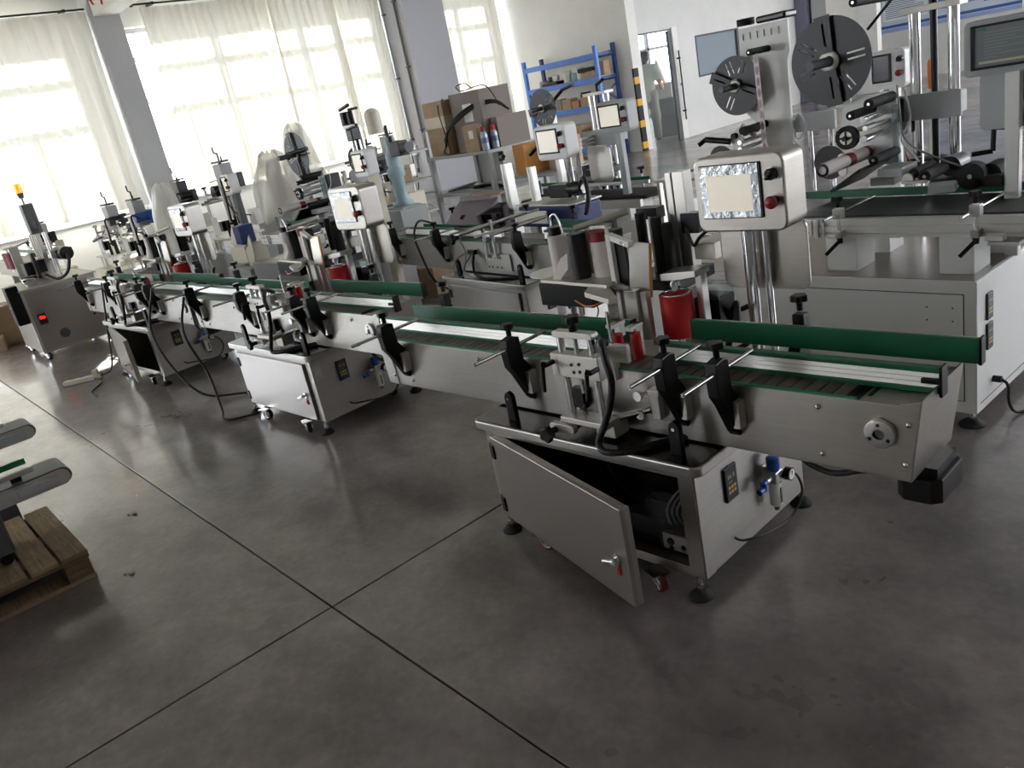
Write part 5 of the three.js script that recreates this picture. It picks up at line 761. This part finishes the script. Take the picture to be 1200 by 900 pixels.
{ const t = thing('bench_machine', 'dark machine on a stand beside the person behind the glass door', 'machine', -11.3, 0, -14.45, 0); M(t, 'stand', m.greyDark, bx(-.3, .3, 0, .75, -.3, .3, .01)); M(t, 'machine_head', m.greyPaint, bx(-.2, .25, .75, 1.05, -.25, .25, .02)); M(t, 'arm', m.aluPlate, beam([-.1, 1.05, 0], [-.1, 1.5, .2], .05, .05)); }
// posters on the wall at the back right: pale prints with blue bands, text too small to read
const posterTex = (k) => textPlane(2.6, 1.3, (c, w, h) => { c.fillStyle = '#c3cddb'; c.fillRect(0, 0, w, h); c.fillStyle = '#39549c'; c.fillRect(0, h * .9, w, h * .04); c.fillStyle = '#8fa4cf'; c.fillRect(0, h * .95, w, h * .05); c.fillStyle = '#e1e6ec'; c.fillRect(w * .02, h * .08, w * .34, h * .76); c.fillStyle = '#5d6f8e'; for (let i = 0; i < 26; i++) c.fillRect(w * .04, h * (.12 + i * .027), w * (.2 + .1 * Math.abs(Math.sin(i * 2.3 + k))), h * .01); c.fillStyle = '#5f8fc8'; for (let i = 0; i < 7; i++) { c.beginPath(); c.ellipse(w * (.45 + .05 * Math.cos(i * 1.9)), h * (.62 + .13 * Math.sin(i * 2.7)), w * .05, h * .06, i, 0, 7); c.fill(); } c.fillStyle = '#9fb6d8'; c.fillRect(w * .62, h * .2, w * .32, h * .2); c.fillStyle = '#6f8fc4'; for (let i = 0; i < 5; i++) c.fillRect(w * .62, h * (.48 + i * .07), w * (.3 - .03 * i), h * .03); c.fillStyle = '#3f67b4'; c.fillRect(w * .75, h * .76, w * .1, h * .06); }, 1024);
[[-9.45, 'pale blue printed poster nearest the white wall corner'], [-6.4, 'pale blue printed poster behind the grey operator panel']].forEach(([x, l], k) => { const t = thing('poster', l, 'poster', x, 1.06, -19.985, 0); const pm = S(0xffffff, .5, 0, { map: posterTex(k) }); pm.userData.keepUV = true; M(t, 'poster_board', m.paperWhite, bx(0, 2.9, 0, 1.5, -.008, .012)); M(t, 'poster_print', pm, new THREE.PlaneGeometry(2.9, 1.5).translate(1.45, .75, .0125)); });
{ const t = thing('barrier_post', 'slim orange and white barrier post seen between the chrome columns', 'post', -3.76, 0, -9, 0); M(t, 'post_body', m.paperWhite, cy('y', .035, .9, 0, .03, 0, 18)); M(t, 'orange_sleeve', m.orange, lathe([[.036, .7], [.042, .72], [.042, .95], [.03, .98], [0, .985]], 0, 0, 0, 20)); M(t, 'green_sleeve', m.greenEdge, cy('y', .04, .2, 0, .42, 0, 18)); M(t, 'post_base', m.black, lathe([[0, 0], [.14, 0], [.14, .02], [.05, .045], [0, .045]], 0, 0, 0, 24)); }
// pipes on the column and the cable from its socket
[['thin grey conduit pipe left on the grey column', -13.37, m.greyPaint, .018, .4], ['dark vertical pipe on the edge of the grey column', -12.97, m.greyDark, .022, .55]].forEach(([l, x, mt, r, y]) => { const t = thing('pipe', l, 'pipe', x, y, -9.24, 0); M(t, 'pipe_run', mt, cy('y', r, 4.65 - y, 0, 0, 0, 12)); for (const h of [.6, 1.7, 2.8]) M(t, 'pipe_clip', m.greyDark, bx(-.04, .04, h, h + .025, -.04, .02)); M(t, 'pipe_end', m.greyDark, cy('y', r * 1.3, .08, 0, 0, 0, 12)); });
{ const t = thing('wall_socket', 'white socket box with plugged lead on the grey column', 'socket', -13.4, .72, -9.26, 0); M(t, 'socket_box', m.paperWhite, bx(-.1, .12, 0, .18, -.02, .04, .006)); M(t, 'plug', m.greyDark, cy('z', .03, .05, .04, .08, .04, 12)); MS(t, 'lead', m.hose, tube([[.04, .08, .09], [.1, -.1, .14], [.2, -.5, .2], [.5, -.71, .5], [2.2, -.712, 1.4], [4.15, -.712, 2.58], [5.2, -.712, 3.2], [6.5, -.71, 4.4]], .012, 70, 6)); }
// power strip and leads on the floor
{ const t = thing('power_strip', 'white power strip lying in a patch of sun on the floor', 'power strip', -7.16, 0, -1.29, -.55); M(t, 'strip_body', m.beige, bx(-.03, .03, 0, .035, -.15, .15, .006)); MS(t, 'socket_face', m.paperWhite, ...[-.1, -.03, .04, .11].map((z) => cy('y', .02, .002, 0, .0345, z, 14))); M(t, 'plug', m.beige, bx(-.025, .025, .035, .075, -.13, -.09, .005)); MS(t, 'lead', m.hose, tube([[.0, .02, -.15], [.02, .05, -.24], [.05, .4, -.34], [.06, .74, -.42]], .007, 30, 6), tube([[.03, .01, -.1], [.2, .008, -.2], [.45, .008, -.2], [.65, .01, -.3]], .007, 24, 6)); }
single('mains_lead', 'black mains lead hanging from the second machine conveyor to the floor', 'cable', null, m.hose, tube([[-5.25, .7, -1.66], [-5.22, .5, -1.58], [-5.15, .2, -1.62], [-4.9, .03, -1.55], [-4.72, .012, -1.5], [-4.6, .012, -1.66]], .008, 40, 6));
single('mains_lead', 'black mains lead hanging from the third machine conveyor to its right', 'cable', null, m.hose, tube([[-5.62, .76, -1.6], [-5.6, .5, -1.5], [-5.5, .25, -1.52], [-5.3, .05, -1.6], [-5.1, .012, -1.8]], .008, 36, 6));
// wooden pallet with a small conveyor machine, second conveyor behind
m.wood = S(0xc4b294, .8, 0, { map: (() => { const g = fbm(256, [[[3, 60], 1], [[6, 128], .8], [[20, 30], .4], [[9, 9], .5]], 404); return tex(256, (k) => { const v = 150 + 105 * g[k]; return [v, v * .96, v * .9]; }, true, .4); })() });
m.woodDark = S(0x8f7d66, .85, 0, { map: m.wood.map }); m.woodB = S(0xb0a084, .82, 0, { map: m.wood.map });
{ const t = thing('pallet', 'weathered wooden pallet at the left edge of the floor', 'pallet', -3.83, 0, .05, 0);
  for (let k = 0; k < 6; k++) M(t, 'deck_board', k % 2 ? m.wood : m.woodB, bx(-.36 - .02 * (k % 2), .36, .112, .13, -.46 + k * .112, -.46 + k * .112 + .1, .003)); for (const z of [-.42, -.0, .4]) for (const x of [-.3, 0, .28]) M(t, 'block', m.woodDark, bx(x - .05, x + .07, .018, .094, z - .035, z + .06, .004)); for (const x of [-.3, 0, .28]) M(t, 'stringer_board', m.woodDark, bx(x - .05, x + .07, .094, .112, -.46, .47, .002)); for (const x of [-.3, 0, .28]) M(t, 'bottom_board', m.wood, bx(x - .05, x + .07, 0, .018, -.46, .47, .002)); }
function smallConveyor(label, x, y0, z, cab) {
  const t = thing('small_conveyor', label, 'conveyor', x, y0, z, 0);
  MS(t, 'conveyor_frame', m.alu, exX(rrect(-.4, 1.2, .235, .3, .032), -.105, -.095).translate(0, 0, 0), exX(rrect(-.4, 1.2, .235, .3, .032), .095, .105)); M(t, 'conveyor_belt', m.greyDark, exX(rrect(-.41, 1.21, .235, .305, .034), -.093, .093, .002)); MS(t, 'side_profile', m.alu, bx(.105, .118, .24, .29, -.28, 1.2, .002), bx(-.118, -.105, .24, .29, -.28, 1.2, .002)); M(t, 'end_bracket', m.greyPaint, bx(.105, .12, .245, .285, -.36, -.2, .003));
  M(t, 'side_guard', m.green, bx(.0, .014, .35, .375, -.28, 1, .003)); M(t, 'guide_bar', m.alu, bx(.055, .07, .325, .345, -.29, 1, .003)); MS(t, 'guide_clip', m.black, bx(-.03, .07, .305, .325, .2, .23), bx(.05, .06, .305, .33, -.24, -.2));
  M(t, 'cabinet', m.greyDark, bx(-.18, .1, .05, .235, -.12, .6, .006)); for (const [a, b] of [[.06, -.08], [-.14, -.08], [.06, .5], [-.14, .5]]) M(t, 'caster_wheel', m.black, cy('x', .025, .02, a - .01, .025, b, 16), bx(a - .015, a + .015, .03, .052, b - .02, b + .02)); return t; }
smallConveyor('small grey belt conveyor on a caster cabinet standing on the pallet', -3.74, .13, -.08);
{ const t = smallConveyor('second small belt conveyor further up the left edge', -4.66, .13, -.13); M(t, 'trolley_base', m.greyDark, bx(-.2, .14, -.13, 0, -.2, .7, .006)); }
// lifting hook rail at the ceiling, scraps on the floor, carton corner at the lower right
{ const t = thing('hoist_bracket', 'red steel bracket hanging from the ceiling beside the first beam', 'bracket', -12.0, 3.58, -3.95, 0); M(t, 'bracket_bar', m.red, beam([-.12, .08, .05], [.12, .03, -.05], .03, .03), bx(-.015, .015, .05, 1.12, -.015, .015)); M(t, 'bracket_leg', m.red, bar([-.1, .08, .04], [-.06, .0, .02], .012), bar([.1, .04, -.04], [.08, -.03, -.04], .012)); }
[[-3.339, -.506], [-3.941, -.703]].forEach(([x, z], i) => single('floor_scrap', ['dark scrap of tape on the floor right of the pallet', 'small dark scrap on the floor above the pallet'][i], 'scrap', null, m.cardDark, place(new THREE.IcosahedronGeometry(.018, 0), 0, 0, 0).scale(1, .25, .7).translate(x, .004, z), place(new THREE.IcosahedronGeometry(.012, 0), 0, 0, 0).scale(1, .3, .6).translate(x - .025, .004, z + .02)));
carton('yellowish carton corner at the bottom right edge of the view', -.43, -.13, 0, .05, -1.47, -1.2, { mat: S(0xb89055, .7), turn: .4 });
renderer.render(scene, camera);
